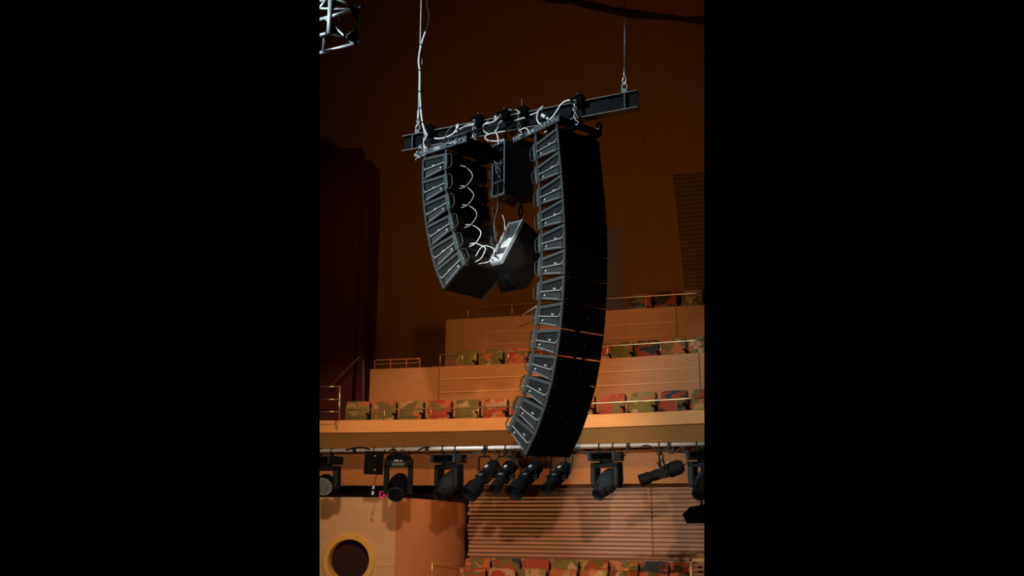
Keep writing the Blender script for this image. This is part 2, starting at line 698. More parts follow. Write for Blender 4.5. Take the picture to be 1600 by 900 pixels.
# slatted wall below the balcony
Xs0 = xat(726, 1, .9)
mb = MB()
NS = 22
z1, z0 = zr(.47), zr(-1.22)
for k in range(NS):
    zt = z1 - (z1 - z0) * k / NS
    zb = z1 - (z1 - z0) * (k + 1) / NS
    dj = random.uniform(-.006, .006)
    tier_strip(mb, 1, Xs0 + random.uniform(-.02, .02), XR, [(.60 + dj, zt), (.555 + dj, zb + .016), (.56 + dj, zb + .007), (.66, zb + .007), (.66, zt)], n=20)
tier_strip(mb, 1, Xs0 + .02, XR, [(.66, z1), (.66, z0 - .05), (.72, z0 - .05), (.72, z1)], n=20)
mbf = MB()
tier_strip(mbf, 1, Xs0 + .02, XR, [(.64, z0 - .05), (.64, z0 - .9), (.72, z0 - .9), (.72, z0 - .05)], n=20)  # base coloured dark to stand for the shadow line above the seats
struct('wall_slatted_base', mbf, M['carpet'], 'dark band standing for shadow at the foot of the slatted wall')
sl = struct('wall_slatted', mb, M['slat'], 'slatted wood wall behind the lowest seats')
g = MB()
for px in (825, 1010):
    X = xat(px, 1, .55)
    g.box((X, tierY(1, X) + .622, (z0 + z1) / 2), (.006, .06, z1 - z0))
obj('panel_joint', g, M['louvre'], sl)
mb = MB()
tier_strip(mb, 1, Xs0 + .05, 4.05, [(.50, z0 - .01), (.50, z0 - .06), (.65, z0 - .06), (.65, z0 - .01)], n=20)
struct('trim_4', mb, M['slat'], 'wood ledge along the foot of the slatted wall')

# pale wall with porthole, curving into a reddish wall
ptsW = []
pA = at(499, 775, 17.0)
pB = at(621, 777, 17.2)
pC = at(727, 787, 18.5)
xc, yc, rz_ = at(545, 876, 17.08).x, 17.08, at(545, 876, 17.08).z
RO, RI = .475, .375
mb = MB()
topz, botz = pB.z, 0.0
xl, xr_ = pA.x - .8, pB.x
yw = 17.08
NSEG = 48
outer = []
for k in range(NSEG):
    a = 2 * PI * k / NSEG
    c, s = math.cos(a), math.sin(a)
    tt = 1e9
    if c > 1e-6: tt = min(tt, (xr_ - xc) / c)
    if c < -1e-6: tt = min(tt, (xl - xc) / c)
    if s > 1e-6: tt = min(tt, (topz - rz_) / s)
    if s < -1e-6: tt = min(tt, (botz - rz_) / s)
    outer.append((xc + c * tt, rz_ + s * tt, a))
for crn in ((xr_, topz), (xl, topz), (xl, botz), (xr_, botz)):
    outer.append((crn[0], crn[1], math.atan2(crn[1] - rz_, crn[0] - xc) % (2 * PI)))
outer.sort(key=lambda q: q[2])
n = len(outer)
A = [mb.bm.verts.new((o[0], yw, o[1])) for o in outer]
B = [mb.bm.verts.new((xc + RI * math.cos(o[2]), yw, rz_ + RI * math.sin(o[2]))) for o in outer]
A2 = [mb.bm.verts.new((o[0], yw + .16, o[1])) for o in outer]
B2 = [mb.bm.verts.new((xc + RI * math.cos(o[2]), yw + .16, rz_ + RI * math.sin(o[2]))) for o in outer]
for i in range(n):
    j = (i + 1) % n
    mb.bm.faces.new((A[i], A[j], B[j], B[i]))
    mb.bm.faces.new((A2[i], B2[i], B2[j], A2[j]))
    mb.bm.faces.new((A[i], A2[i], A2[j], A[j]))
    mb.bm.faces.new((B[i], B[j], B2[j], B2[i]))
wp = struct('wall_porthole', mb, M['pale'], 'pale wood wall with the round porthole, bottom left')
g = MB()
g.box(((xl + xr_) / 2 - .0, yw - .001, at(560, 885, yw).z), (xr_ - xl, .006, .012))
# leave the joint outside the porthole
gj = MB()
zj = at(560, 885, yw).z
half = math.sqrt(max(0, (RO + .01) ** 2 - (zj - rz_) ** 2))
for xa, xb in ((xl, xc - half), (xc + half, xr_)):
    gj.box(((xa + xb) / 2, yw - .001, zj), (xb - xa, .006, .012))
g.bm.free()
obj('panel_joint', gj, M['curved'], wp)
mb = MB()
prof = [(RI - .02, -.005), (RI + .01, -.05), (RO - .02, -.05), (RO, -.03), (RO, .0), (RO, .02)]
rings = []
for k in range(64):
    a = 2 * PI * k / 64
    rings.append([mb.bm.verts.new((xc + r * math.cos(a), yw + yy, rz_ + r * math.sin(a))) for r, yy in [(RI - .015, .30), (RI - .015, -.02), (RI, -.05), (RO - .015, -.05), (RO, -.03), (RO, -.002), (RI + .005, -.002), (RI + .005, .30)]])
for k in range(64):
    Ar, Br = rings[k], rings[(k + 1) % 64]
    for i in range(8):
        j = (i + 1) % 8
        mb.bm.faces.new((Ar[i], Br[i], Br[j], Ar[j]))
struct('window_1', mb, M['ring'], 'round porthole ring of yellow wood in the pale wall', smooth=True)
mb = MB()
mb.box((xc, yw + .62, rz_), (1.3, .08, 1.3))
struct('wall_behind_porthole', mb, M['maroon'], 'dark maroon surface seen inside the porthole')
mb = MB()
rows = []
for i in range(15):
    f = i / 14
    a = f * 1.25
    X = pB.x + (pC.x - pB.x) * math.sin(a) / math.sin(1.25)
    Y = yw + (pC.y - yw) * (1 - math.cos(a)) / (1 - math.cos(1.25))
    zt = pB.z + (pC.z - pB.z) * f
    rows.append([(X, Y, 0.0), (X, Y, zt)])
mb.sheet(rows, .16, (-.4, .9, 0))
struct('wall_curved', mb, M['curved'], 'reddish wood wall curving away beside the porthole wall', smooth=True)
# dark opening behind the pale wall
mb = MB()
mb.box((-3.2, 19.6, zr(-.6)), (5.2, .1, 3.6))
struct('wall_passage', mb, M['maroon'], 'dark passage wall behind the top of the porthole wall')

# exit sign in the dark opening
pe = at(602, 772.5, 18.9)
t = thing('exit_sign', 'red lit exit sign in the dark gap above the porthole wall', 'sign', pe + Vector((0, 0, -.16)))
mb = MB()
mb.box(pe + Vector((0, .03, 0)), (.36, .04, .22)).bevel(.008)
obj('housing', mb, M['maroon'], t, world=True)
mtx = Matrix.Translation(pe + Vector((0, .005, -.005))) @ Euler((PI / 2, 0, 0)).to_matrix().to_4x4() @ Matrix.Diagonal((.72, 1, 1, 1))
text_obj('lettering', 'EXIT', .175, M['exit'], t, mtx, .004, world=True)


# ================================================================== SEATS
def make_seat(col):
    t = thing('theatre_seat', '', 'seat')
    fb = FAB[col]
    mb = MB()           # back: gently curved upholstered block, leaning
    rows = []
    for j in range(7):
        z = .40 + .50 * j / 6
        r = []
        for i in range(7):
            x = -.252 + .504 * i / 6
            e = (abs(i - 3) / 3) ** 6
            r.append((x * (1 - .03 * (j / 6) ** 3), .20 + .13 * j / 6 - .04 * (1 - e) - .02 * math.sin(PI * j / 6), z - .008 * e * (j == 6)))
        rows.append(r)
    mb.sheet(rows, .085, (0, 1, .15))
    obj('backrest', mb, fb, t, smooth=True)
    mb = MB()
    mb.box((0, -.03, .40), (.45, .47, .115)).bevel(.03, 3)
    obj('seat_cushion', mb, fb, t, smooth=True)
    mb = MB()
    mb.box((.274, .08, .60), (.036, .30, .035)).bevel(.010)
    mb.box((.274, .16, .38), (.030, .08, .45))
    mb.box((.274, .285, .56), (.034, .05, .58))  # tall black strip stands in for shade between the seat backs
    obj('armrest', mb, M['arm'], t)
    mb = MB()
    mb.box((0, .16, .17), (.42, .06, .34)).box((0, .10, .012), (.42, .24, .024))
    obj('pedestal', mb, M['arm'], t)
    return t


PROTO = {}
ORD = ['first', 'second', 'third', 'fourth', 'fifth', 'sixth', 'seventh', 'eighth', 'ninth', 'tenth', 'eleventh', 'twelfth', 'thirteenth', 'fourteenth', 'fifteenth']
LOOK = {'red': 'red and orange', 'olive': 'olive green', 'orange': 'orange and yellow', 'blue': 'dark blue and red', 'maroon': 'dark maroon'}


def seat_row(t, pxs, off, floor_z, cols, row_name, group):
    for i, (px, c) in enumerate(zip(pxs, cols)):
        X = xat(px, t, off)
        e = .01
        ang = math.atan2(tierY(t, X + e) - tierY(t, X - e), 2 * e)
        Y = tierY(t, X) + off
        mtx = Matrix.Translation((X, Y, floor_z)) @ Matrix.Rotation(ang, 4, 'Z')
        lab = '%s patterned seat, %s from the left in %s' % (LOOK[c], ORD[i], row_name)
        if c not in PROTO:
            PROTO[c] = make_seat(c)
            s = PROTO[c]
            s.matrix_basis = mtx
            s['label'] = lab
            s['group'] = group
        else:
            dup(PROTO[c], mtx, lab, group)


def spread(a, b, n, g=1.0):
    return [a + (b - a) * (i / (n - 1)) ** g for i in range(n)]


seat_row(1, [556, 597, 639, 682, 725, 768, 812, 857, 902, 949, 996, 1043, 1091], .95, zr(1.30),
         ['olive', 'olive', 'olive', 'red', 'olive', 'red', 'orange', 'red', 'red', 'red', 'olive', 'blue', 'orange'],
         'the lower balcony row', 'patterned seats in the lower balcony row')
seat_row(2, [722, 763, 804, 846, 889, 932, 967, 1007, 1050, 1093], .85, zr(2.63),
         ['olive', 'olive', 'red', 'maroon', 'red', 'red', 'olive', 'blue', 'orange', 'olive'],
         'the middle tier row', 'patterned seats in the middle tier row')
seat_row(3, [1004, 1044, 1086], .9, zr(4.17), ['blue', 'maroon', 'olive'], 'the upper tier row', 'patterned seats in the upper tier row')
seat_row(1, [742, 786, 829, 872, 916, 960, 1004, 1049], .15, zr(-1.85),
         ['orange', 'blue', 'red', 'olive', 'orange', 'orange', 'blue', 'maroon'],
         'the slatted wall row', 'patterned seats in the row by the slatted wall')
# (the row in front of it stands one step lower)
seat_row(1, [734, 778, 823, 868, 913, 957, 1001, 1046], -.72 + .0, zr(-1.97),
         ['red', 'red', 'olive', 'orange', 'orange', 'orange', 'blue', 'maroon'],
         'the lowest visible row', 'patterned seats in the lowest visible row')
mb = MB()
tier_strip(mb, 1, -1.7, 4.6, [(-1.25, 0), (-1.25, .43), (-.425, .43), (-.425, 0)])
struct('floor_front_step', mb, M['carpet'], 'carpeted step under the lowest visible seat row')


# ================================================================== RAILINGS
def railing(name, label, t, x0, x1, posts, zrail, zbase, off=.04, extra=(), mat='brass'):
    base = Vector((x0, tierY(t, x0) + off, zbase))
    th = thing('guard_rail', label, 'railing', base)
    n = 24
    mb = MB()
    path = [Vector((x0 + (x1 - x0) * i / n, tierY(t, x0 + (x1 - x0) * i / n) + off, zrail)) for i in range(n + 1)]
    mb.tube(path, .014, 8)
    obj('rail', mb, M[mat], th, world=True)
    for z in extra:
        mb = MB()
        mb.tube([p + Vector((0, 0, z - zrail)) for p in path], .009, 6)
        obj('rail', mb, M[mat], th, world=True)
    for X in posts:
        mb = MB()
        mb.tube([(X, tierY(t, X) + off, zbase), (X, tierY(t, X) + off, zrail)], .011, 8)
        obj('post', mb, M[mat], th, world=True)
    return th


railing('r', 'thin brass rail along the lower balcony front', 1, xat(545, 1), 4.4, [xat(q, 1) for q in (602, 674, 748, 823, 900, 977, 1055)], zr(1.90), zr(1.69), .07)
railing('r', 'thin brass rail along the middle tier front', 2, xat(684, 2), 4.4, [xat(q, 2) for q in (687, 722, 794, 870, 950, 1034, 1090)], zr(3.27), zr(3.005), .05)
railing('r', 'dim two bar rail at the left end of the middle tier', 2, xat(584, 2), xat(655, 2), [xat(q, 2) for q in (584, 609, 634, 655)], zr(3.21), zr(3.005), .05, (zr(3.12),), 'curved')
railing('r', 'thin brass rail along the upper tier front', 3, xat(730, 3), 4.6, [xat(q, 3) for q in (730, 800, 880, 950, 1014, 1087)], zr(4.73), zr(4.44), .05)
# landing rail at the left end of the lower balcony
th = thing('landing_rail', 'brass rail with upright end post left of the lower balcony seats', 'railing', at(530, 655, 17.95))
for yy in (604, 624, 643):
    mb = MB()
    mb.tube([at(480, yy + 1, 17.95), at(530, yy, 17.95)], .011, 8)
    obj('rail', mb, M['brass'], th, world=True)
mb = MB()
mb.tube([at(529.5, 657, 17.95), at(531, 602.5, 17.95)], .022, 8)
obj('post', mb, M['brass'], th, world=True)
th = thing('stair_handrail', 'dim sloping handrail beside the dark red wall', 'railing', at(568, 640, 20.4))
mb = MB()
mb.tube([at(516, 603, 20.4), at(560, 559, 20.4), at(564, 558, 20.4)], .018, 8)
obj('rail', mb, M['louvre'], th, world=True)
for xx, ya, yb in ((568, 562, 642),):
    mb = MB()
    mb.tube([at(xx, yb, 20.4), at(xx, ya, 20.4)], .02, 8)
    obj('post', mb, M['louvre'], th, world=True)
# handrail of the steps by the tall array
mb = MB()
mb.tube([at(814, 494, 20.9), at(840, 477, 20.7)], .018, 8)
tag(obj('step_handrail', mb, M['pipe']), 'short pale sloping handrail left of the tall array, by the upper tier', 'railing')
# rail by the lowest seats, left
th = thing('aisle_rail', 'thin brass post and rail left of the lowest seats', 'railing', at(675, 905, 17.0))
mb = MB()
mb.tube([at(675, 940, 17.0), at(675, 878, 17.0)], .013, 8)
obj('post', mb, M['brass'], th, world=True)
mb = MB()
mb.tube([at(675, 880, 17.0), at(726, 884.5, 17.6)], .011, 8)
obj('rail', mb, M['curved'], th, world=True)
# louvred end screen at the right of the lowest seats
p = at(1077, 873, 15.75)
th = thing('end_screen', 'small louvred wood end screen right of the lowest seats', 'screen', Vector((p.x + .3, p.y, 0)))
mb = MB()
mb.box((p.x + .015, p.y, p.z / 2), (.035, .05, p.z)).box((p.x + .4, p.y, p.z - .02), (.8, .05, .04))
obj('frame', mb, M['ring'], th, world=True)
mb = MB()
for k in range(12):
    mb.box((p.x + .41, p.y + .02, p.z - .10 - k * .075), (.76, .03, .04))
obj('louvre', mb, M['louvre'], th, world=True)
mb = MB()
mb.box((p.x + .27, p.y + .06, p.z + .04), (.30, .10, .10)).bevel(.01)
obj('cap', mb, M['louvre'], th, world=True)

# ================================================================== FLOWN SPEAKER RIG
HB, DB, WB, PITCHB = .304, .442, .713, .314


def side_poly(s, pts, x0, x1, mb):      # prism in the side plane: pts (y, z)
    n = len(pts)
    p = [Vector((s * x0, y, z)) for y, z in pts] + [Vector((s * x1, y, z)) for y, z in pts]
    mb.poly(p, [tuple(range(n)), tuple(range(2 * n - 1, n - 1, -1))] + [(i, (i + 1) % n, n + (i + 1) % n, n + i) for i in range(n)])


def make_box():
    t = thing('line_array_speaker', '', 'speaker')
    W2 = WB / 2
    top = lambda y: HB - .049 * y / DB
    bot = lambda y: .05 * y / DB
    mb = MB()
    for s in (1,):
        pts = [(.004, .004), (DB, bot(DB)), (DB, top(DB)), (.004, HB - .004)]
        n = 4
        p = [Vector((-W2 + .034, y, z)) for y, z in pts] + [Vector((W2 - .034, y, z)) for y, z in pts]
        mb.poly(p, [(0, 1, 2, 3), (7, 6, 5, 4)] + [(i, (i + 1) % 4, 4 + (i + 1) % 4, 4 + i) for i in range(4)])
    obj('cabinet', mb, M['cab'], t)
    mb = MB()
    mb.box((0, -.002, HB / 2), (WB - .03, .016, HB - .008)).bevel(.004)
    obj('front_grille', mb, M['grille'], t)
    mb = MB()
    for x, z in ((-.30, .03), (.30, .03), (-.30, .275), (.05, .15)):
        mb.lathe((x, -.008, z), (0, -1, 0), [(0, .006), (.004, .006), (.006, .003), (.006, 0)], 10)
    obj('grille_screw', mb, M['rig'], t)
    for s in (-1, 1):
        # side frame: front column with slots, top band, bottom band
        mb = MB()
        y1 = DB - .03
        side_poly(s, [(.0, .0), (.034, bot(.034)), (.034, top(.034)), (.0, HB)], W2 - .04, W2, mb)
        side_poly(s, [(.034, top(.034) - .036), (y1, top(y1) - .036), (y1, top(y1)), (.034, top(.034))], W2 - .04, W2 - .001, mb)
        side_poly(s, [(.034, .006), (y1, bot(y1) + .004), (y1, bot(y1) + .016), (.034, .022)], W2 - .04, W2 - .003, mb)
        side_poly(s, [(y1 - .020, bot(y1) + .016), (y1, bot(y1) + .016), (y1, top(y1) - .036), (y1 - .020, top(y1) - .036)], W2 - .04, W2 - .004, mb)
        f = obj('side_frame', mb, M['frame'], t)
        mb = MB()
        for z in (.045, .085, .150, .215, .255):
            mb.box((s * (W2 - .001), .017, z), (.005, .010, .022))
        obj('pin_slot', mb, M['cab'], f)
        # recessed dark panel
        mb = MB()
        side_poly(s, [(.034, .135), (y1 - .02, .143), (y1 - .02, top(y1) - .036), (.034, top(.034) - .036)], W2 - .036, W2 - .026, mb)
        obj('recess_panel', mb, M['recess'], t)
        # lower panel, rounded towards the rear
        mb = MB()
        side_poly(s, [(.055, .026), (.34, bot(.34) + .018), (.375, .085), (.365, .115), (.34, .122), (.055, .110)], W2 - .036, W2 - .008, mb)
        mb.bevel(.006)
        obj('lower_panel', mb, M['lower'], t)
        # bright bars
        mb = MB()
        mb.bar((s * (W2 - .002), .050, .131), (s * (W2 - .002), y1 - .004, .139), .014, .013, up=(0, 0, 1))
        mb.bar((s * (W2 - .003), .046, .138), (s * (W2 - .003), .040, .165), .012, .010, up=(0, 1, 0))
        obj('latch_bar', mb, M['bar'], t)
        mb = MB()
        mb.box((s * (W2 - .006), .058, .118), (.014, .022, .030)).bevel(.004)
        obj('latch_block', mb, M['cab'], t)
        mb = MB()
        mb.bar((s * (W2 + .001), .07, .026), (s * (W2 + .001), .36, bot(.36) + .021), .009, .008)
        obj('lower_ridge', mb, M['bar'], t)
        # badges
        mb = MB()
        mb.box((s * (W2 - .024), .185, .162), (.006, .050, .019))
        bd = obj('badge', mb, M['frame'], t)
        rot = Euler((PI / 2, 0, s * PI / 2)).to_matrix().to_4x4()
        text_obj('badge_lettering', 'Clair', .024, M['white'], bd, Matrix.Translation((s * (W2 - .0205), .185, .162)) @ rot, .0008)
        mb = MB()
        mb.box((s * (W2 - .007), .335, .092), (.004, .022, .011), Euler((-.5, 0, 0)).to_matrix())
        obj('small_label', mb, M['white'], t)
        # rear corner plate with led
        mb = MB()
        side_poly(s, [(DB - .028, .055), (DB - .012, .022), (DB + .010, .034), (DB + .026, .075), (DB + .026, .215), (DB + .010, .262), (DB - .012, .274), (DB - .028, .240)], W2 - .05, W2 + .006, mb)
        mb.bevel(.004)
        cp = obj('corner_plate', mb, M['frame'], t)
        mb = MB()
        mb.box((s * (W2 + .006), DB + .008, .120), (.003, .009, .016))
        obj('status_led', mb, M['led'], cp)
        mb = MB()
        for z in (.06, .165, .20, .24):
            mb.lathe((s * (W2 + .006), DB + .004, z), (s, 0, 0), [(0, .005), (.003, .005), (.003, 0)], 8)
        obj('bolt', mb, M['bar'], cp)
        # handle
        mb = MB()
        hx = s * (W2 - .010)
        mb.tube([(hx, DB + .012, .052), (hx, DB + .055, .050), (hx, DB + .092, .082), (hx, DB + .092, .200), (hx, DB + .055, .236), (hx, DB + .012, .238)], .0085, 8)
        obj('handle', mb, M['lower'], t, smooth=True)
        # rear link to the box above
        mb = MB()
        mb.box((s * (W2 - .020), DB - .018, .305), (.020, .030, .13)).bevel(.004)
        obj('link_bar', mb, M['frame'], t)
    # rear amplifier panel with fins and sockets
    mb = MB()
    mb.box((0, DB + .006, .152), (WB - .14, .014, .185)).bevel(.004)
    for k in range(9):
        mb.box((-.20 + k * .016, DB + .018, .152), (.005, .014, .15))
    obj('amplifier_panel', mb, M['cab'], t)
    mb = MB()
    for x in (.03, .09, .15, .21):
        mb.lathe((x, DB + .010, .11), (0, 1, 0), [(0, .014), (.02, .014), (.02, .009), (.012, .009), (.012, 0)], 12)
    obj('socket', mb, M['grille'], t)
    return t


def chain_matrices(P0, theta, d, tilts, sgn):
    X = Vector((d.y, -d.x, 0))
    J = P0.copy()
    out = []
    for tl in tilts:
        a = math.radians(tl)
        J = J + (d * math.sin(a) - Vector((0, 0, 1)) * math.cos(a)) * PITCHB
        Yv = d * math.cos(a) + Vector((0, 0, 1)) * math.sin(a)
        Zv = -d * math.sin(a) + Vector((0, 0, 1)) * math.cos(a)
        m = Matrix((X, Yv, Zv)).transposed().to_4x4()
        o = J + X * (WB / 2 * sgn)
        m.translation = o
        out.append(m)
    return out


t2 = math.radians(40)
d2 = Vector((-math.sin(t2), math.cos(t2), 0))
w2 = Vector((math.cos(t2), math.sin(t2), 0))
P2 = EYE + Vector((.553, 10.294, 4.519))
t1 = math.radians(48)
d1 = Vector((math.sin(t1), -math.cos(t1), 0))
w1 = Vector((math.cos(t1), math.sin(t1), 0))
P1 = EYE + Vector((-1.152, 10.95, 4.374))
tilt2 = [-6, -6, -4.6, -2.6, .3, 3, 5.6, 8.4, 12.5, 16.5, 23.5, 29, 37.5]
tilt1 = [.3, 5, 11, 15, 20, 29]
proto = make_box()
ms2 = chain_matrices(P2, t2, d2, tilt2, 1)
ms1 = chain_matrices(P1, t1, d1, tilt1, -1)
proto.matrix_basis = ms2[0]
proto['label'] = 'black speaker cabinet at the top of the tall curved array'
proto['group'] = 'cabinets of the tall curved array'
for i, m in enumerate(ms2[1:], 1):
    lab = 'black speaker cabinet, %s from the top of the tall curved array' % ORD[i]
    if i == 12:
        lab = 'steeply tilted black speaker cabinet at the bottom of the tall curved array'
    dup(proto, m, lab, 'cabinets of the tall curved array')
arr1 = []
for i, m in enumerate(ms1):
    lab = 'black speaker cabinet, %s from the top of the short left array' % ORD[i]
    if i == 5:
        lab = 'tilted black speaker cabinet at the bottom of the short left array, underside showing'
    if i == 0:
        lab = 'black speaker cabinet at the top of the short left array'
    arr1.append(dup(proto, m, lab, 'cabinets of the short left array'))

# ---- the steel beam
BR = at(998, 157, 10.2)
BL = at_z(632, 227, BR.z)
bdir = (BR - BL)
bdir.z = 0
BLen = bdir.length
bdir.normalize()
nb = Vector((bdir.y, -bdir.x, 0))            # towards the camera
if nb.y > 0:
    nb = -nb


def Pb(x, y, off=0.0):                        # point on a vertical plane along the beam, off metres in front of it
    return at_plane(x, y, BR + nb * off, nb)


Rb = Matrix((bdir, -nb, Vector((0, 0, 1)))).transposed()
bc = (BL + BR) / 2
beam = thing('steel_beam', 'black steel I-beam carrying the hanging speakers', 'beam', bc)
BH = .225
for nm, dz, sz in (('top_flange', BH / 2 - .006, (BLen, .14, .012)), ('bottom_flange', -BH / 2 + .006, (BLen, .14, .012)), ('web', 0, (BLen - .01, .010, BH - .024))):
    mb = MB()
    mb.box(bc + Vector((0, 0, dz)), sz, Rb)
    obj(nm, mb, M['web'] if nm == 'web' else M['steel'], beam, world=True)
for e in (-1, 1):
    mb = MB()
    mb.box(bc + bdir * e * (BLen / 2 - .16) + nb * .035, (.012, .06, BH - .026), Rb)
    obj('stiffener', mb, M['steel'], beam, world=True)


def ring_path(c, ax, ay, rx, ry, n=14):
    return [c + ax * (rx * math.cos(2 * PI * k / n)) + ay * (ry * math.sin(2 * PI * k / n)) for k in range(n)]


def chain_mb(mb, p0, p1, ln=.055, r=.006, wd=.016):
    p0, p1 = Vector(p0), Vector(p1)
    d = (p1 - p0)
    n = max(2, int(round(d.length / (ln * .72))))
    d.normalize()
    a = d.cross(Vector((0, 1, .1))).normalized()
    b = d.cross(a)
    for k in range(n):
        c = p0 + (p1 - p0) * ((k + .5) / n)
        mb.tube(ring_path(c, d, a if k % 2 else b, ln / 2, wd, 12), r, 6, closed=True)
    return mb


CLAMPX = [(674, 204), (750, 188), (791, 179), (819, 171), (906, 157)]
names = ['leftmost, above the short left array', 'second from the left, above the short array plate', 'third from the left, above the upper wedge cabinet', 'fourth from the left, with the tall upright bolt', 'rightmost, above the tall array']
for i, (x, y) in enumerate(CLAMPX):
    c = Pb(x, y)
    c.z = bc.z + BH / 2
    t = thing('beam_clamp', 'dark beam clamp on the steel beam, ' + names[i], 'clamp', c, Rb, 'clamps on the steel beam')
    mb = MB()
    mb.box((0, 0, .026), (.17, .22, .05)).box((.03, 0, .055), (.07, .24, .025)).box((0, -.105, -.02), (.14, .03, .10)).box((0, .105, -.02), (.14, .03, .10))
    mb.bevel(.006)
    obj('jaw', mb, M['rigdark'], t)
    mb = MB()
    h = .16 if i == 3 else .09
    mb.lathe((-.04, .02, .07), (0, 0, 1), [(0, .02), (.012, .02), (.012, .007), (h, .007), (h, 0)], 10)
    obj('bolt', mb, M['rig'], t)
    mb = MB()
    mb.tube(ring_path(Vector((-.02, -.135, -.04)), Vector((0, .2, 1)), Vector((1, 0, 0)), .035, .022), .008, 6, closed=True)
    obj('shackle', mb, M['chain'], t)
    if i == 2:
        continue
    p0 = c + nb * .135 + Vector((0, 0, -.06)) - bdir * .02
    p1 = p0 + Vector((0, 0, -.23 if i else -.27)) + bdir * .01
    th = thing('hoist_chain', 'short bright chain hanging in front of the steel beam, ' + ['at the left array', 'behind the left array frame', '', 'left of the tall array', 'over the tall array'][i], 'chain', p1, None, 'short chains under the beam clamps')
    mb = chain_mb(MB(), p0, p1, .07, .0065, .018)
    obj('links', mb, M['chain'], th, world=True)
    mb = MB()
    mb.tube([p1 + Vector((0, 0, .02)), p1 + bdir * .02, p1 + bdir * .04 + Vector((0, 0, -.03)), p1 + bdir * .015 + Vector((0, 0, -.055)), p1 - bdir * .015 + Vector((0, 0, -.04))], .009, 8)
    obj('hook', mb, M['chain'], th, world=True)

# hangers at both ends of the beam
for (xs, ys, xt, lab, side) in ((653, 207, 660, 'left', 0), (976, 136, 977, 'right', 1)):
    c = Pb(xs, ys)
    c.z = bc.z + BH / 2
    tag_label = 'pale wire rope with shackle lifting the %s end of the steel beam' % lab
    t = thing('wire_rope_hanger', tag_label, 'rope', c, None, 'wire ropes lifting the beam')
    mb = MB()
    mb.box(c + Vector((0, 0, .035)), (.07, .05, .07), Rb)
    obj('lug', mb, M['rig'], t, world=True)
    mb = MB()
    mb.tube(ring_path(c + Vector((0, 0, .10)), Vector((0, 0, 1)), bdir, .055, .032), .010, 8, closed=True)
    mb.tube(ring_path(c + Vector((0, 0, .19)), Vector((0, 0, 1)), (bdir + nb * .8).normalized(), .060, .036), .010, 8, closed=True)
    obj('shackle', mb, M['chain'], t, world=True)
    top = Pb(xt, -70)
    b = c + Vector((0, 0, .24))
    mb = MB()
    mb.tube([b, b + (top - b) * .5, top], .0075 if side == 0 else .0042, 8)
    mb.tube([b - Vector((0, 0, .015)), b + (top - b).normalized() * .12], .016 if side == 0 else .012, 8)
    obj('rope', mb, M['cableW'] if side == 0 else M['chain'], t, world=True)

# ---- array frames
def array_frame(label, A, B, w, Wd, front_at_B):
    # A, B ends of the visible side bar; w across to the other side bar
    t = thing('rigging_frame', label, 'frame', (A + B) / 2 + w * Wd / 2, None, 'rigging frames on the arrays')
    for k in (0, 1):
        mb = MB()
        mb.bar(A + w * Wd * k, B + w * Wd * k, .030, .075).bevel(.003)
        o = obj('side_bar', mb, M['rig'] if k == 0 else M['rigdark'], t, world=True)  # far bar and its bolts darker, shade put into their colour
        g = MB()
        dn = (B - A).normalized()
        for f in (.06, .11, .16, .21, .64, .70, .76, .90, .95):
            g.lathe(A + (B - A) * f + w * (Wd * k + (-.015 if k == 0 else .015)) + Vector((0, 0, .012 * (-1) ** int(f * 100))), -w if k == 0 else w, [(0, .012), (.006, .012), (.006, 0)], 10)
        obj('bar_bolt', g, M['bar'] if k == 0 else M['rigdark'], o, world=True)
    q = t.children[0]
    # lettering on the visible bar
    X = (B - A).normalized()
    Zv = -w.normalized()
    X2 = X if X.x > 0 else -X
    Yv = Zv.cross(X2)
    m = Matrix((X2, Yv, Zv)).transposed().to_4x4()
    m.translation = A + (B - A) * .40 - w * .0165
    text_obj('bar_lettering', 'Clair', .062, M['white'], q, m, .001, world=True)
    for f in (.02, .33, .62, .97):
        mb = MB()
        mb.bar(A + (B - A) * f, A + (B - A) * f + w * Wd, .06, .06).bevel(.003)
        obj('cross_bar', mb, M['rigdark'], t, world=True)
    mb = MB()
    mb.bar(A + w * Wd / 2 + Vector((0, 0, .03)), B + w * Wd / 2 + Vector((0, 0, .03)), .09, .06)
    obj('spine', mb, M['rigdark'], t, world=True)
    return t


A2, B2 = at_plane(803, 219.5, P2, w2), at_plane(875, 184.5, P2, w2)
fr2 = array_frame('grey rigging frame with bolts on top of the tall curved array', A2, B2, w2, .70, True)
A1, B1 = at_plane(655, 241.5, P1, w1), at_plane(730, 217, P1, w1)
fr1 = array_frame('grey rigging frame with rear plate on top of the short left array', A1, B1, w1, .70, False)
mb = MB()
u = B1 - A1
q0 = A1 + u * .60 - Vector((0, 0, .045))
mb.hexa([q0 + w1 * .02, q0 + u * .40 + w1 * .02, q0 + u * .40 + w1 * .68, q0 + w1 * .68,
         q0 + w1 * .02 + Vector((0, 0, .03)), q0 + u * .40 + w1 * .02 + Vector((0, 0, .03)), q0 + u * .40 + w1 * .68 + Vector((0, 0, .03)), q0 + w1 * .68 + Vector((0, 0, .03))])
pp = obj('rear_plate', mb, M['rigdark'], fr1, world=True)
mb = MB()
for k in range(13):
    e = A1 - w1 * .03 + u * random.uniform(-.02, .22) + Vector((0, 0, random.uniform(-.07, .05)))
    e2 = e + u.normalized() * random.uniform(-.06, .08) - w1 * random.uniform(0, .03) + Vector((0, 0, random.uniform(-.07, .07)))
    mb.tube(smooth_path([e, (e + e2) / 2 - w1 * .03, e2], 4), .0055, 6)
obj('lashing', mb, M['cableW'], fr1, world=True)
mb = MB()
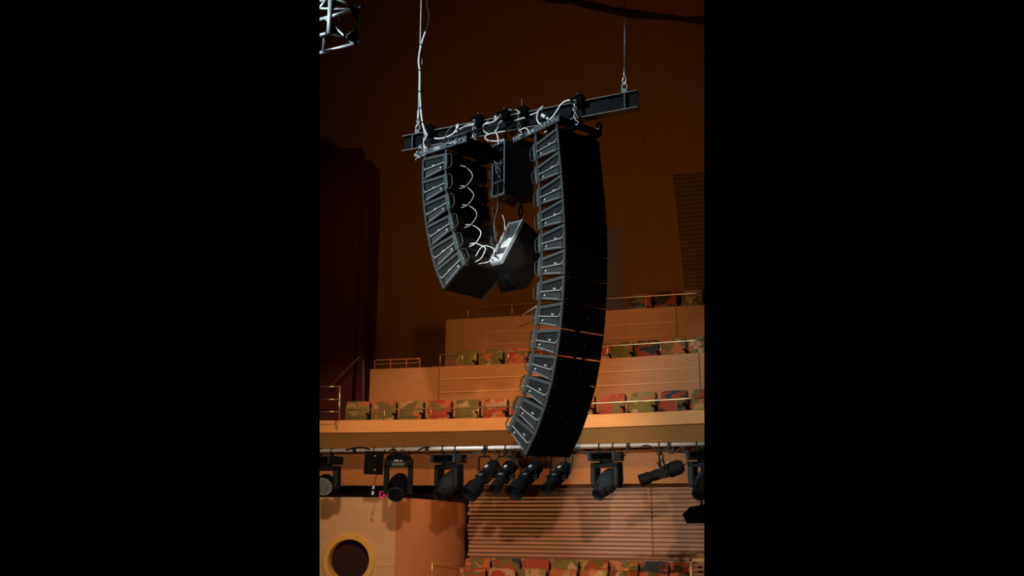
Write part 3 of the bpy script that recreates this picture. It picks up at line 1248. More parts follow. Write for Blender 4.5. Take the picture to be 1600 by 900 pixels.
for A_, B_, w_, fs in ((A1, B1, w1, (.62, .68, .76, .83, .9)),):
    for f in fs:
        e = A_ + (B_ - A_) * (f + random.uniform(-.03, .03)) - w_ * .025
        mb.tube(smooth_path([e + Vector((0, 0, random.uniform(.0, .06))), e - w_ * .02, e + (B_ - A_) * random.uniform(-.07, .09) + Vector((0, 0, random.uniform(-.05, .02)))], 4), random.uniform(.004, .009), 6)
obj('latch_pin', mb, M['bar'], fr1, world=True)
mb = MB()
for f in (.03, .07, .12, .16, .20, .66, .74, .80, .88, .94):
    e = A2 + (B2 - A2) * f - w2 * .025
    mb.tube(smooth_path([e + Vector((0, 0, random.uniform(.01, .05))), e - w2 * .02, e + (B2 - A2) * random.uniform(-.04, .06) + Vector((0, 0, random.uniform(-.05, 0)))], 4), .006, 6)
obj('latch_pin', mb, M['bar'], fr2, world=True)
mb = MB()
for k in range(26):
    p = q0 + u * random.uniform(.03, .38) + w1 * random.uniform(.06, .64) + Vector((0, 0, -.001))
    mb.lathe(p, (0, 0, -1), [(0, .009), (.006, .009), (.006, 0)], 8)
obj('plate_bolt', mb, M['chain'], pp, world=True)
for fr, A, B, w in ((fr2, A2, B2, w2), (fr1, A1, B1, w1)):      # posts from frame down to the top cabinet
    top = ms2[0] if fr is fr2 else ms1[0]
    for sx in (-1, 1):
        for yy in (.03, DB - .02):
            a = top @ Vector((sx * (WB / 2 - .03), yy, (HB if yy < .1 else .25)))
            ctr = A if (a - A).dot(w) < .35 else A + w * .70
            f = (a - ctr).dot((B - A).normalized())
            b = ctr + (B - A).normalized() * f
            mb = MB()
            mb.bar(a + Vector((0, 0, .002)), b, .022, .022, up=(0, 1, 0))
            obj('frame_post', mb, M['frame'], fr, world=True)
# big shackle at the far front of the tall array frame
c = B2 + w2 * .68 + Vector((0, 0, .075))
mb = MB()
mb.tube(ring_path(c, Vector((0, 0, 1)), w2, .05, .035), .013, 8, closed=True)
obj('shackle', mb, M['chain'], fr2, world=True)
# short drop links between beam and frames
for fr, A, B, w in ((fr2, A2, B2, w2), (fr1, A1, B1, w1)):
    for k in (.25, .5):
        c = A + (B - A) * (.45 + .2 * k) + w * .70 * k
        c2 = Vector((c.x, c.y, bc.z - BH / 2))
        s = (c2 - BR).dot(nb)
        c2 = c2 - nb * s
        mb = MB()
        mb.bar(c + Vector((0, 0, .02)), c2, .02, .02, up=(0, 1, 0))
        obj('drop_link', mb, M['rig'], fr, world=True)


# ---- wedge shaped cabinets in the middle
def wedge(label, a, b, px, wr, wf, H, D, bright, Y0=11.0):  # bright: paler rear parts, the strong light is put into their colours
    h = Vector((math.sin(a), math.cos(a), 0))
    w = Vector((math.cos(a), -math.sin(a), 0))
    z = Vector((0, 0, 1))
    fw = h * math.cos(b) - z * math.sin(b)
    up = h * math.sin(b) + z * math.cos(b)
    sc_ = Y0 / 11.0
    wr, wf, H, D = wr * sc_, wf * sc_, H * sc_, D * sc_
    C = at(px[0], px[1], Y0)
    rot = Matrix((w, fw, up)).transposed()
    t = thing('wedge_speaker', label, 'speaker', C - w * wr / 2, rot, 'wedge cabinets hung between the arrays')
    mb = MB()
    r = wr / 2
    f = wf / 2
    # slightly recessed rear
    mb.hexa([(-r, .02, 0), (-f, D, 0), (f, D, 0), (r, .02, 0), (-r, .02, H), (-f, D, H), (f, D, H), (r, .02, H)])
    mb.bevel(.006)
    obj('cabinet', mb, M['cab'], t)
    for s in (-1, 1):
        mb = MB()
        mb.box((s * (r - .011), 0, H / 2), (.022, .05, H)).bevel(.003)
        obj('rear_edge', mb, M['alu'] if bright else M['rig'], t)
    mb = MB()
    mb.box((0, .004, .012), (wr - .044, .04, .024)).box((0, .004, H - .012), (wr - .044, .04, .024))
    if not bright:
        mb.box((0, .006, H * .27), (wr - .044, .03, .014))
    obj('rear_rail', mb, M['bar'] if bright else M['rig'], t)
    mb = MB()
    mb.box((0, .012, H * .5), (wr - .05, .02, H - .06))
    obj('rear_panel', mb, M['rigdark'] if not bright else M['frame'], t)
    if bright:
        mb = MB()
        mb.box((.012, -.002, H * .485), (wr * .50, .012, H * .20)).bevel(.002)
        lb = obj('white_label', mb, M['white'], t)
        mb = MB()
        for k in range(4):
            mb.box((.012, -.009, H * (.43 + .03 * k)), (wr * .34, .003, .005))
        obj('label_print', mb, M['rig'], lb)
        mb = MB()
        mb.box((0, -.002, H * .30), (wr * .66, .014, H * .12)).bevel(.003)
        obj('input_panel', mb, M['rig'], t)
        mb = MB()
        mb.box((.0, -.004, H * .13), (wr * .72, .02, H * .16)).bevel(.004)
        obj('amplifier_plate', mb, M['pad'], t)
        mb = MB()
        mb.tube(smooth_path([(-.03, -.02, H * .06), (-.08, -.05, H * .12), (-.06, -.06, H * .2), (.0, -.04, H * .22), (-.02, -.05, H * .4), (.03, -.03, H * .55)]), .008, 6)
        mb.tube(smooth_path([(.05, -.02, H * .07), (.0, -.05, H * .13), (-.07, -.04, H * .19), (-.05, -.02, H * .24)]), .008, 6)
        obj('cable_tail', mb, M['cableB'], t)
    else:
        mb = MB()
        for k in range(7):
            zz = H * (.50 + .06 * k)
            mb.tube(smooth_path([(random.uniform(-.06, .06), -.01, zz), (random.uniform(-.07, .07), -.05, zz - .05), (random.uniform(-.07, .07), -.04, zz - .12), (random.uniform(-.05, .05), -.01, zz - .18)]), .006, 6)
        obj('cable_tail', mb, M['rig'], t)
        mb = MB()
        mb.box((0, -.002, H * .43), (wr * .5, .016, H * .08)).box((-.03, -.002, H * .60), (wr * .3, .016, H * .05))
        obj('input_panel', mb, M['rigdark'], t)
    # recessed handle square on the underside, and front grille
    mb = MB()
    mb.box((0, D * .62, -.003), (wf * .46, D * .40, .008)).bevel(.003)
    ug = obj('underside_panel', mb, M['recess'], t)
    mb = MB()
    mb.box((0, D * .62, -.008), (wf * .12, D * .10, .006))
    obj('panel_catch', mb, M['cab'], ug)
    mb = MB()
    mb.box((0, D + .006, H / 2), (wf - .03, .014, H - .03)).bevel(.004)
    obj('front_grille', mb, M['grille'], t)
    mb = MB()
    for q in ((-.02, D * .4, H), (.0, D * .75, H)):
        mb.box((q[0], q[1], q[2] + .02), (.05, .05, .05))
    obj('rigging_lug', mb, M['rigdark'], t)
    return t


hi = wedge('upright black wedge cabinet with cabled back, hanging below the middle of the beam', .788, .009, (790.5, 303), .240, .39, .735, .43, False, 10.75)
lo = wedge('black wedge cabinet tilted down, bright back with white label', .686, .588, (784.27, 410.2), .237, .457, .802, .476, True, 10.68)
bpy.context.view_layer.update()
# link between the two wedge cabinets, and straps up to the beam
p0 = at(814.5, 319, 11.05)
p1 = at(813, 341, 11.20)
th = thing('cabinet_link', 'dark ring link between the two wedge cabinets', 'link', p1)
mb = MB()
mb.tube(ring_path((p0 + p1) / 2, (p0 - p1).normalized(), Vector((.8, -.6, 0)), .075, .028), .012, 8, closed=True)
mb.tube(ring_path(p0 + Vector((0, 0, .02)), Vector((0, 0, 1)), Vector((.3, .9, 0)), .035, .02), .010, 8, closed=True)
mb.tube(ring_path(p1 + Vector((0, 0, -.01)), Vector((0, 0, 1)), Vector((.3, .9, 0)), .035, .02), .010, 8, closed=True)
obj('rings', mb, M['rigdark'], th, world=True)
a = hi.matrix_basis @ Vector((0, .17, .755))
mb = MB()
for k, xx in enumerate((-.05, .05)):
    q = Pb(0, 0)
    c = a + Vector((xx, 0, 0))
    s = (c - BR).dot(nb)
    tpt = c - nb * s
    tpt.z = bc.z - BH / 2
    mb.bar(c - Vector((0, 0, .02)), tpt, .03, .02, up=(0, 1, 0))
tag(obj('drop_strap', mb, M['rigdark']), 'dark steel straps between the beam and the upper wedge cabinet', 'strap')
mb = MB()
pl_ = [at(787, 311, 10.8), at(797, 318, 10.9), at(806, 321, 10.95), at(818, 316, 10.95), at(832, 315, 11.0)]
mb.tube(smooth_path(pl_), .010, 6)
tag(obj('slack_cable', mb, M['cableB']), 'dark slack cable under the upper wedge cabinet', 'cable')


# ---- cables
def cable(pts, r, mat, label, group=None, cat='cable', name='cable'):
    mb = MB()
    mb.tube(smooth_path(pts), r, 7)
    return tag(obj(name, mb, M[mat], smooth=False), label, cat, group)


O = .14
cable([Pb(665, 50, O), Pb(660, 64, O), Pb(655.5, 84, O), Pb(654.5, 98, O), Pb(656, 112, O), Pb(656, 140, O), Pb(657.5, 168, O), Pb(660, 190, O), Pb(664, 205, O), Pb(668, 211, O)], .0155, 'cableW', 'thick pale cable tied to the left wire rope above the beam')
cable([Pb(659, 66, .10), Pb(659, 100, .10), Pb(658, 110, .10), Pb(658.5, 150, .10), Pb(661, 185, .10), Pb(664, 200, .12)], .012, 'cableW', 'thin pale cable running beside the thick one on the left rope')
cable([Pb(666.5, -30, .1), Pb(667, 6, .1), Pb(670, 22, .1), Pb(669, 36, .1), Pb(665, 50, O)], .006, 'rig', 'thin dark wire bowing out beside the left rope near the top')
for k, (x, y) in enumerate(((657.5, 69), (656.5, 109), (655.8, 142), (657.3, 168), (659.5, 190))):
    mb = MB()
    mb.tube([Pb(x - 2.6, y, O + .02), Pb(x, y + .6, O + .028), Pb(x + 2.8, y, O + .02)], .008, 6)
    tag(obj('cable_tie', mb, M['cableB']), 'black tie round the pale cables, %s from the top of the left rope' % ORD[k], 'tie', 'ties on the left rope')
CB = [
    ([(668, 211), (664, 217), (662, 224), (665, 231), (669, 235)], .011, 'cableW', 'pale cable loop dropping onto the left frame end'),
    ([(679, 216), (687, 216.5), (695, 215), (705, 211), (711, 206), (714, 199)], .013, 'cableW', 'pale cable curving up to the white connector on the left'),
    ([(694, 220), (697, 210), (701, 203), (707, 198), (714, 195)], .007, 'rig', 'thin dark cable arching above the left frame'),
    ([(716, 206), (722, 201), (730, 197), (741, 195)], .009, 'cableW', 'pale cable lying against the beam web, lower of two at left'),
    ([(717, 203), (724, 198.5), (733, 194.5), (742, 193)], .008, 'cableW', 'pale cable lying against the beam web, upper of two at left'),
    ([(781, 182), (773, 189), (765, 192.5), (758, 194)], .012, 'cableW', 'bright twisted cable beside the third clamp'),
    ([(764, 190), (757, 194), (754.5, 200), (757.5, 206), (763, 209)], .010, 'cableW', 'pale round cable loop in the middle of the beam'),
    ([(768, 192), (766, 200), (764.5, 207)], .006, 'rig', 'thin grey wire crossing the round cable loop'),
    ([(785, 188), (780, 193), (778, 200), (773, 206)], .012, 'cableW', 'pale cable slanting down from the third clamp'),
    ([(790, 205), (782, 206), (770, 208), (761, 211), (758, 215), (762, 219), (772, 220.5), (783, 219.5), (788, 218)], .010, 'cableW', 'pale oval cable loop above the upper wedge cabinet'),
    ([(775, 207), (777, 211), (778.5, 217), (779, 226)], .011, 'cableW', 'pale cable dropping into the back of the upper wedge cabinet'),
    ([(765, 219), (760, 226), (759, 234), (762, 243), (770, 250), (778, 256)], .007, 'rig', 'dark cable drooping left of the upper wedge cabinet'),
    ([(786, 248), (784, 254), (779, 256.5), (774, 254)], .008, 'rig', 'grey cable loop on the back of the upper wedge cabinet'),
    ([(795, 172), (803, 171), (809, 173), (812, 176), (806, 178), (802, 179)], .008, 'cableW', 'pale wire bent round behind the fourth clamp'),
    ([(803, 189), (812, 186), (820, 183.5)], .010, 'cableW', 'short pale cable run left of the tall array'),
    ([(828, 180), (838, 176), (846, 171), (849, 167)], .010, 'cableW', 'pale cable lying along the beam towards the white loop'),
    ([(849, 166), (843, 171), (840, 178), (839, 186), (842, 192), (846, 195)], .012, 'cableW', 'white cable loop above the tall array frame'),
    ([(891, 156.5), (884, 158), (877, 163), (871, 172), (865, 181), (858, 188)], .014, 'cableW', 'thick white cable sweeping down to the tall array frame'),
    ([(860, 197), (856, 203), (851, 207)], .012, 'cableW', 'white cable end below the tall array frame bar'),
    ([(700, 216), (730, 206), (758, 199), (790, 192), (822, 185)], .007, 'rig', 'long thin grey cable along the beam web'),
    ([(813, 203), (820, 200), (825, 203), (827, 206)], .009, 'cableW', 'small pale cable hump on the rear end of the tall array frame'),
]
for k, (pts, r, mt, lab) in enumerate(CB):
    cable([Pb(x, y, O + .03 + .012 * (k % 3)) for x, y in pts], r * .9, mt, lab, 'cables along the steel beam')
# tape wrapped connectors
for x0, y0, x1, y1, lab in ((716, 194, 713, 207, 'pale taped connector standing on the beam at the left'), (846, 179, 857, 186, 'bright taped connector above the tall array frame'), (776, 181, 773, 187, 'small white taped connector left of the third clamp')):
    a, b = Pb(x0, y0, .2), Pb(x1, y1, .2)
    t = thing('cable_connector', lab, 'connector', b, None, 'taped connectors on the beam')
    mb = MB()
    d = b - a
    mb.lathe(a, d, [(0, .012), (d.length * .1, .022), (d.length * .55, .024), (d.length * .6, .018), (d.length, .014)], 12)
    obj('sleeve', mb, M['cableW'], t, world=True)
    mb = MB()
    mb.lathe(a + d * .62, d, [(0, .021), (d.length * .12, .021)], 12)
    obj('collar', mb, M['rigdark'], t, world=True)
# cable from the upper to the lower wedge cabinet
pts = [hi.matrix_basis @ Vector((.0, -.03, .36)), at(778, 290, 10.65), at(778, 318, 10.68), at(780, 330, 10.7), at(786, 340, 10.72), at(788, 352, 10.78), at(788, 370, 10.78)]
cable(pts, .007, 'cableB', 'dark cable hanging from the upper to the lower wedge cabinet')
cable([at(778, 318, 10.67), at(777, 330, 10.68), at(774, 338, 10.7), at(772, 350, 10.72), at(773, 366, 10.74), at(776, 378, 10.76)], .006, 'rig', 'thin grey cable looping beside the hanging dark cable')
cable([at(785, 336, 10.70), at(788, 345, 10.72), at(789, 358, 10.76)], .006, 'cableW', 'pale end of the cable above the lower wedge cabinet')

# jumper cables on the back of the left array
for i in range(5):
    m0, m1 = ms1[i], ms1[i + 1]
    x0 = .13
    pts = [m0 @ Vector((x0 + .02, DB + .03, .14)), m0 @ Vector((x0 - .02, DB + .10, .11)), m0 @ Vector((x0 - .06, DB + .17, .02)),
           m1 @ Vector((x0 - .05, DB + .17, .20)), m1 @ Vector((x0 + .00, DB + .10, .11)), m1 @ Vector((x0 + .05, DB + .03, .09))]
    cable(pts, .0048, 'cableW', 'pale curved jumper cable on the back of the short array, %s from the top' % ORD[i], 'jumper cables on the back of the short array', name='jumper_cable')
m0 = ms1[5]
cable([m0 @ Vector((.12, DB + .03, .2)), m0 @ Vector((.06, DB + .15, .28)), m0 @ Vector((-.02, DB + .22, .18)), m0 @ Vector((.05, DB + .14, .05)), m0 @ Vector((.15, DB + .04, .06))], .0045, 'cableW', 'lowest pale jumper cable loop on the back of the short array', 'jumper cables on the back of the short array', name='jumper_cable')

# ================================================================== TRUSS, TOP LEFT
D_ = at(514, 51, 9.0)
C_ = at_z(559, 67, D_.z)
hgt = at_plane(564, 13, C_, Vector((0, 1, 0))).z - C_.z
Bq = C_ + Vector((0, 0, hgt))
Aq = D_ + Vector((0, 0, hgt))
cp2 = at_z(499, 82.5, C_.z)
cdir = (cp2 - C_).normalized()
tr = thing('lighting_truss', 'shiny aluminium box truss end at the top left', 'truss', (D_ + C_) / 2)
LT = 2.0
tb = .016
for q in (Aq, Bq, C_, D_):
    mb = MB()
    mb.tube([q, q + cdir * LT], tb, 12)
    obj('chord', mb, M['alu'], tr, world=True)
    mb = MB()
    mb.tube([q - cdir * .03, q + cdir * .04], tb * 1.35, 12)
    obj('chord_end', mb, M['rig'], tr, world=True)
for a, b, r in ((Aq, D_, .028), (D_, C_, .012), (C_, Bq, .012), (Bq, Aq, .014)):
    mb = MB()
    mb.tube([a, b], r, 10)
    obj('end_brace', mb, M['alu'] if r != .012 else M['rig'], tr, world=True)
cen = (Aq + C_) / 2
quad = [Aq, Bq, C_, D_]
for i in range(4):
    q, qa, qb = quad[i], quad[(i + 1) % 4], quad[i - 1]
    a = q + (qa - q) * .42
    b = q + (qb - q) * .42
    nrm = (qa - q).cross(qb - q).normalized() * .006
    mb = MB()
    mb.poly([q - nrm, a - nrm, b - nrm, q + nrm, a + nrm, b + nrm], [(0, 1, 2), (5, 4, 3), (0, 3, 4, 1), (1, 4, 5, 2), (2, 5, 3, 0)])
    g = obj('gusset_plate', mb, M['rigdark'], tr, world=True)
    mb = MB()
    for f1, f2 in ((.12, .10), (.10, .22), (.22, .08)):
        p = q + (qa - q) * f1 + (qb - q) * f2
        mb.lathe(p - nrm * 1.2, -nrm, [(0, .011), (.008, .011), (.008, 0)], 8)
        mb.lathe(p + nrm * 1.2, nrm, [(0, .011), (.008, .011), (.008, 0)], 8)
    obj('gusset_bolt', mb, M['chain'], g, world=True)
for a, b in ((Aq, D_), (D_, C_), (C_, Bq), (Bq, Aq)):
    for k in range(4):
        s, e = (a, b) if k % 2 == 0 else (b, a)
        mb = MB()
        mb.tube([s + cdir * (.06 + .48 * k), e + cdir * (.06 + .48 * (k + 1) - .06)], .012, 10)
        obj('diagonal', mb, M['alu'], tr, world=True)
mb = MB()
mb.tube([(Aq + Bq) / 2 * .6 + D_ * .4, (D_ + C_) / 2 + (C_ - D_) * .06], .011, 10)
obj('diagonal', mb, M['alu'], tr, world=True)
mb = MB()
mb.tube([D_ + (C_ - D_) * .5 + Vector((0, 0, .01)), C_ + (Bq - C_) * .45], .010, 10)
obj('diagonal', mb, M['alu'], tr, world=True)


# ================================================================== LIGHTING BAR
def pipeY(X):
    return 13.7 - .27 * X


def Pp(x, y, off=0.0):                       # point in the vertical plane of the lighting bar
    p0 = Vector((0, pipeY(0) - off, CZ))
    return at_plane(x, y, p0, Vector((.27, 1, 0)).normalized())


pz = Pp(800, 699).z
PA, PB_ = Pp(470, 706.5), Pp(1130, 691)
PA.z = PB_.z = pz
pipe = thing('lighting_bar', 'long silver pipe with stage lights across the hall', 'pipe', (PA + PB_) / 2)
mb = MB()
mb.tube([PA, PB_], .029, 14)
obj('pipe', mb, M['pipe'], pipe, world=True)
for px in (555, 668, 760, 862, 982, 1046):
    q = Pp(px, 699)
    q.z = pz
    mb = MB()
    dd = (PB_ - PA).normalized()
    mb.lathe(q - dd * .03, dd, [(0, .033), (.06, .033)], 12)
    obj('tape_band', mb, M['cableB'], pipe, world=True)


def pipe_pt(px):
    q = Pp(px, 699)
    q.z = pz
    return q


pdir = (PB_ - PA).normalized()
pang = math.atan2(pdir.y, pdir.x)


def clamp_mb(mb, x):
    mb.tube([(x, -.040, -.035), (x, -.041, .01), (x, -.024, .033), (x, .012, .038), (x, .038, .018), (x, .040, -.02)], .009, 6)
    mb.box((x, 0, -.065), (.045, .07, .06))
    return mb


def moving_head(label, px, yaw, elev, hscale=1.0, wash=False, dz=0.0):
    """base under the pipe, yoke that pans by yaw, head that aims down by elev"""
    o = pipe_pt(px)
    t = thing('moving_head_light', label, 'stage light', o, Matrix.Rotation(pang, 3, 'Z'), 'moving heads on the lighting bar')
    for s in (-1, 1):
        mb = clamp_mb(MB(), s * .10)
        obj('clamp', mb, M['black'], t)
    mb = MB()
    for k in range(5):
        mb.tube(smooth_path([(-.12 + .05 * k, -.04, -.07), (-.10 + .05 * k, -.09, -.03 - .012 * k), (-.06 + .05 * k, -.05, -.10)]), .006, 6)
    obj('cable_tail', mb, M['cableB'], t)
    mb = MB()
    mb.box((0, 0, -.155), (.47, .28, .12)).bevel(.02, 3)
    base = obj('base', mb, M['black'], t, smooth=True)
    mb = MB()
    mb.box((-.04, -.141, -.155), (.30, .010, .085)).bevel(.004)
    obj('display_panel', mb, M['grille'], base)
    mb = MB()
    for x in (-.235, .12):
        mb.box((x, -.139, -.155), (.035, .020, .125)).bevel(.006)
    obj('corner_guard', mb, M['grey'], base)
    yr = Matrix.Rotation(yaw - pang, 4, 'Z')
    aw = .185
    mb = MB()
    mb.lathe((0, 0, -.215), (0, 0, -1), [(0, .10), (.03, .10)], 20)
    mb.box((0, 0, -.275), (2 * aw + .10, .13, .075))
    for s in (-1, 1):
        pts = [(s * (aw - .035), -.31), (s * (aw + .05), -.27), (s * (aw + .055), -.50), (s * (aw + .03), -.60), (s * (aw - .015), -.60), (s * (aw - .035), -.54)]
        p = [Vector((x, -.065, z)) for x, z in pts] + [Vector((x, .065, z)) for x, z in pts]
        n = len(pts)
        mb.poly(p, [tuple(range(n)), tuple(range(2 * n - 1, n - 1, -1))] + [(i, (i + 1) % n, n + (i + 1) % n, n + i) for i in range(n)])
    mb.bm.transform(yr)
    mb.bevel(.012, 2)
    yk = obj('yoke', mb, M['black'], t)
    mb = MB()
    for s in (-1, 1):
        mb.box((s * aw + s * .012, -.068, -.43), (.045, .008, .25)).bevel(.003)
    mb.bm.transform(yr)
    obj('yoke_cover', mb, M['grey'], yk)
    # head
    piv = Vector((0, 0, -.53))
    dv = Vector((0, -math.cos(elev), -math.sin(elev)))
    mb = MB()
    if wash:
        prof = [(-.16, .03), (-.155, .10), (-.10, .145), (.02, .155), (.06, .15)]
    else:
        prof = [(-.25, .02), (-.245, .085), (-.18, .130), (-.04, .152), (.05, .148), (.08, .130), (.17, .112), (.18, .098), (.25, .092), (.26, .098), (.29, .098), (.29, .084), (.27, .082)]
    mb.lathe(piv, dv, prof, 28)
    mb.bm.transform(yr)
    hd = obj('head', mb, M['grey'] if not wash else M['black'], t, smooth=True)
    a = Vector((1, 0, 0))
    b = dv.cross(a)
    if not wash:
        mb = MB()
        for k in range(6):
            an = 2 * PI * (k + .5) / 6
            rd = a * math.cos(an) + b * math.sin(an)
            mb.bar(piv + dv * .05 + rd * .116, piv + dv * .24 + rd * .098, .012, .016, up=tuple(rd))
            mb.bar(piv - dv * .16 + rd * .136, piv + dv * .02 + rd * .146, .010, .012, up=tuple(rd))
        mb.bm.transform(yr)
        obj('cooling_rib', mb, M['black'], hd)
        mb = MB()
        mb.lathe(piv + dv * .268, dv, [(0, .083), (.006, .066), (.012, .04), (.014, 0)], 24)
        mb.bm.transform(yr)
        obj('lens', mb, M['lens'], hd, smooth=True)
    else:
        mb = MB()
        mb.lathe(piv + dv * .058, dv, [(0, .142), (.006, .142), (.006, 0)], 28)
        mb.bm.transform(yr)
        fp = obj('face_plate', mb, M['cab'], hd)
        mb = MB()
        for R, n in ((0, 1), (.03, 6), (.058, 12), (.086, 18), (.113, 23), (.133, 28)):
            for k in range(n):
                an = 2 * PI * k / n
                p = piv + dv * .064 + (a * math.cos(an) + b * math.sin(an)) * R
                mb.lathe(p, dv, [(0, .0085), (.006, .0075), (.008, 0)], 8)
        mb.bm.transform(yr)
        e = obj('led_lens', mb, M['white'], fp)
        e['kind'] = 'stuff'
    return t


moving_head('moving head wash light with round honeycomb face, at the far left of the bar', 510, math.radians(-8), math.radians(22), wash=True)
# frontal framed head is built below
moving_head('moving head light left of centre, between the framed head and the dark spotlights', 702, math.radians(-38), math.radians(36))
moving_head('moving head light right of centre, below the right side of the tall array', 947, math.radians(-40), math.radians(36))
moving_head('moving head light cut by the right edge of the photo', 1100, math.radians(-40), math.radians(38))

# frontal framed head
o = pipe_pt(624)
t = thing('moving_head_light', 'moving head light in a square black frame, facing the camera', 'stage light', o, Matrix.Rotation(.0, 3, 'Z'), 'moving heads on the lighting bar')
for s in (-1, 1):
    mb = clamp_mb(MB(), s * .085)
    mb.tube(ring_path(Vector((s * .09, -.05, -.05)), Vector((1, 0, 0)), Vector((0, .2, 1)), .065, .05), .009, 6, closed=True)
    obj('clamp', mb, M['black'], t)
mb = MB()
mb.lathe((0, 0, -.075), (0, 0, -1), [(0, .10), (.02, .17), (.06, .20), (.075, .20)], 24)
obj('base', mb, M['black'], t, smooth=True)
mb = MB()
mb.box((0, 0, -.21), (.43, .14, .12))
for s in (-1, 1):
    mb.box((s * .182, 0, -.46), (.068, .14, .42))
mb.bevel(.014, 2)
yk = obj('yoke', mb, M['black'], t)
mb = MB()
mb.box((0, -.073, -.225), (.19, .008, .055)).bevel(.003)
obj('name_plate', mb, M['frame'], yk)
mb = MB()
mb.box((-.03, -.074, -.17), (.075, .006, .020)).box((.045, -.074, -.172), (.028, .006, .020))
obj('white_sticker', mb, M['white'], yk)
piv = Vector((0, 0, -.565))
dv = Vector((-.03, -math.cos(.5), -math.sin(.5))).normalized()
mb = MB()
mb.lathe(piv, dv, [(-.24, .04), (-.23, .12), (-.12, .15), (.02, .152), (.06, .138), (.14, .120), (.20, .112), (.21, .125), (.25, .125), (.25, .105), (.23, .10)], 28)
hd = obj('head', mb, M['black'], t, smooth=True)
mb = MB()
mb.lathe(piv + dv * .225, dv, [(0, .10), (.008, .08), (.016, .04), (.018, 0)], 24)
obj('lens', mb, M['lens'], hd, smooth=True)
mb = MB()
mb.tube(ring_path(piv + dv * .25, Vector((1, 0, 0)), dv.cross(Vector((1, 0, 0))), .115, .115, 24), .007, 6, closed=True)
obj('lens_ring', mb, M['rig'], hd)


def ellipsoidal(label, clamp_px, piv_px, lens_px, lens_r, L, lens_off, plates=True, yoke_w=.28):
    """profile spotlight hung from the bar; axis from pivot towards the lens"""
    o = pipe_pt(clamp_px)
    piv = Pp(*piv_px)
    ln = Pp(lens_px[0], lens_px[1], lens_off)
    dv = (ln - piv).normalized()
    t = thing('profile_spotlight', label, 'stage light', o, None, 'profile spotlights on the lighting bar')
    mb = MB()
    mb.bm.free()
    mb.bm = bmesh.new()
    clamp_mb(mb, 0)
    mb.bm.transform(Matrix.Translation(o) @ Matrix.Rotation(pang, 4, 'Z'))
    obj('clamp', mb, M['black'], t, world=True)
    sd = dv.cross(Vector((0, 0, 1))).normalized()
    up = sd.cross(dv)
    mb = MB()
    yw = yoke_w / 2
    tp = Vector((piv.x * .35 + o.x * .65, piv.y * .35 + o.y * .65, o.z - .13))
    mb.tube([piv + sd * yw, tp + sd * yw + Vector((0, 0, -.03)), tp + sd * (yw - .03), tp - sd * (yw - .03), tp - sd * yw + Vector((0, 0, -.03)), piv - sd * yw], .012, 8)
    mb.tube([tp, o + Vector((0, 0, -.05))], .016, 8)
    obj('yoke', mb, M['black'], t, world=True)
    mb = MB()
    for s in (-1, 1):
        mb.lathe(piv + sd * s * .08, sd * s, [(0, .016), (yw - .07, .016), (yw - .07, .03), (yw - .04, .03)], 12)
    obj('yoke_knob', mb, M['black'], t, world=True)
    # lamp housing behind, gate body, lens tube
    mb = MB()
    mb.lathe(piv, dv, [(-.30, .03), (-.29, .075), (-.25, .098), (-.08, .105), (-.06, .085), (.0, .085)], 20)
    for k in range(4):
        mb.lathe(piv - dv * (.24 - .045 * k), dv, [(0, .108), (.012, .108)], 20)
    obj('lamp_housing', mb, M['black'], t, world=True)
    mb = MB()
    mb.bar(piv - dv * .05, piv + dv * .10, .17, .15, up=tuple(up)).bevel(.02)
    gt = obj('gate', mb, M['black'], t, world=True)
    mb = MB()
    for s, u_ in ((1, .3), (-1, -.2), (.2, 1), (-.3, 1)):
        q = piv + dv * .03 + sd * s * .085 + up * u_ * .075
        mb.lathe(q, (sd * s + up * u_), [(0, .008), (.06, .008), (.06, .015), (.085, .015)], 8)
    obj('shutter_handle', mb, M['grey'], gt, world=True)
    R = lens_r
    mb = MB()
    mb.lathe(piv, dv, [(.08, .075), (.16, .075), (.17, R * .80), (L * .55, R * .84), (L * .57, R), (L, R * 1.03), (L, R * .93), (L - .05, R * .92)], 26)
    lt = obj('lens_tube', mb, M['black'], t, smooth=True, world=True)
    mb = MB()
    mb.lathe(piv + dv * (L - .055), dv, [(0, R * .92), (.015, R * .6), (.022, 0)], 22)
    obj('lens', mb, M['lens'], lt, smooth=True, world=True)
    if plates:
        mb = MB()
        q = piv - dv * .10 + up * .107 - sd * .02
        mb.bar(q - dv * .025, q + dv * .025, .045, .006, up=tuple(up))
        obj('white_sticker', mb, M['white'], t, world=True)
        mb = MB()
        q = piv + dv * .055 + up * .078
        mb.bar(q - dv * .012, q + dv * .012, .07, .006, up=tuple(up))
        q = piv + dv * (L * .62) + sd * (R + .01) - up * .03
        mb.bar(q - dv * .02, q + dv * .02, .02, .02, up=tuple(up))
        obj('pale_clip', mb, M['bar'], t, world=True)
    # power lead back up to the bar
    e = o + pdir * .16
    mb = MB()
    mb.tube(smooth_path([piv - dv * .29, piv - dv * .36 + Vector((0, 0, .02)), piv - dv * .34 + Vector((0, 0, .16)), e + Vector((0, -.05, -.10)), e]), .009, 6)
    obj('power_lead', mb, M['cableB'], t, world=True)
    return t


ellipsoidal('black profile spotlight with wide barrel, second stage light right of the left moving head', 757, (758, 744), (729, 776), .128, .42, .30)
ellipsoidal('smaller black profile spotlight with white sticker, between two wide barrelled ones', 790, (787, 744), (773, 764), .085, .34, .26)
ellipsoidal('black profile spotlight with wide barrel showing its dark blue lens', 822, (826, 744), (801, 773), .128, .42, .34)
ellipsoidal('black profile spotlight right under the bottom of the tall array', 874, (871, 745), (853, 765), .085, .34, .26)
ellipsoidal('black profile spotlight aimed sideways, between the two right moving heads', 1030, (1037, 738), (1000, 751), .080, .36, .10)

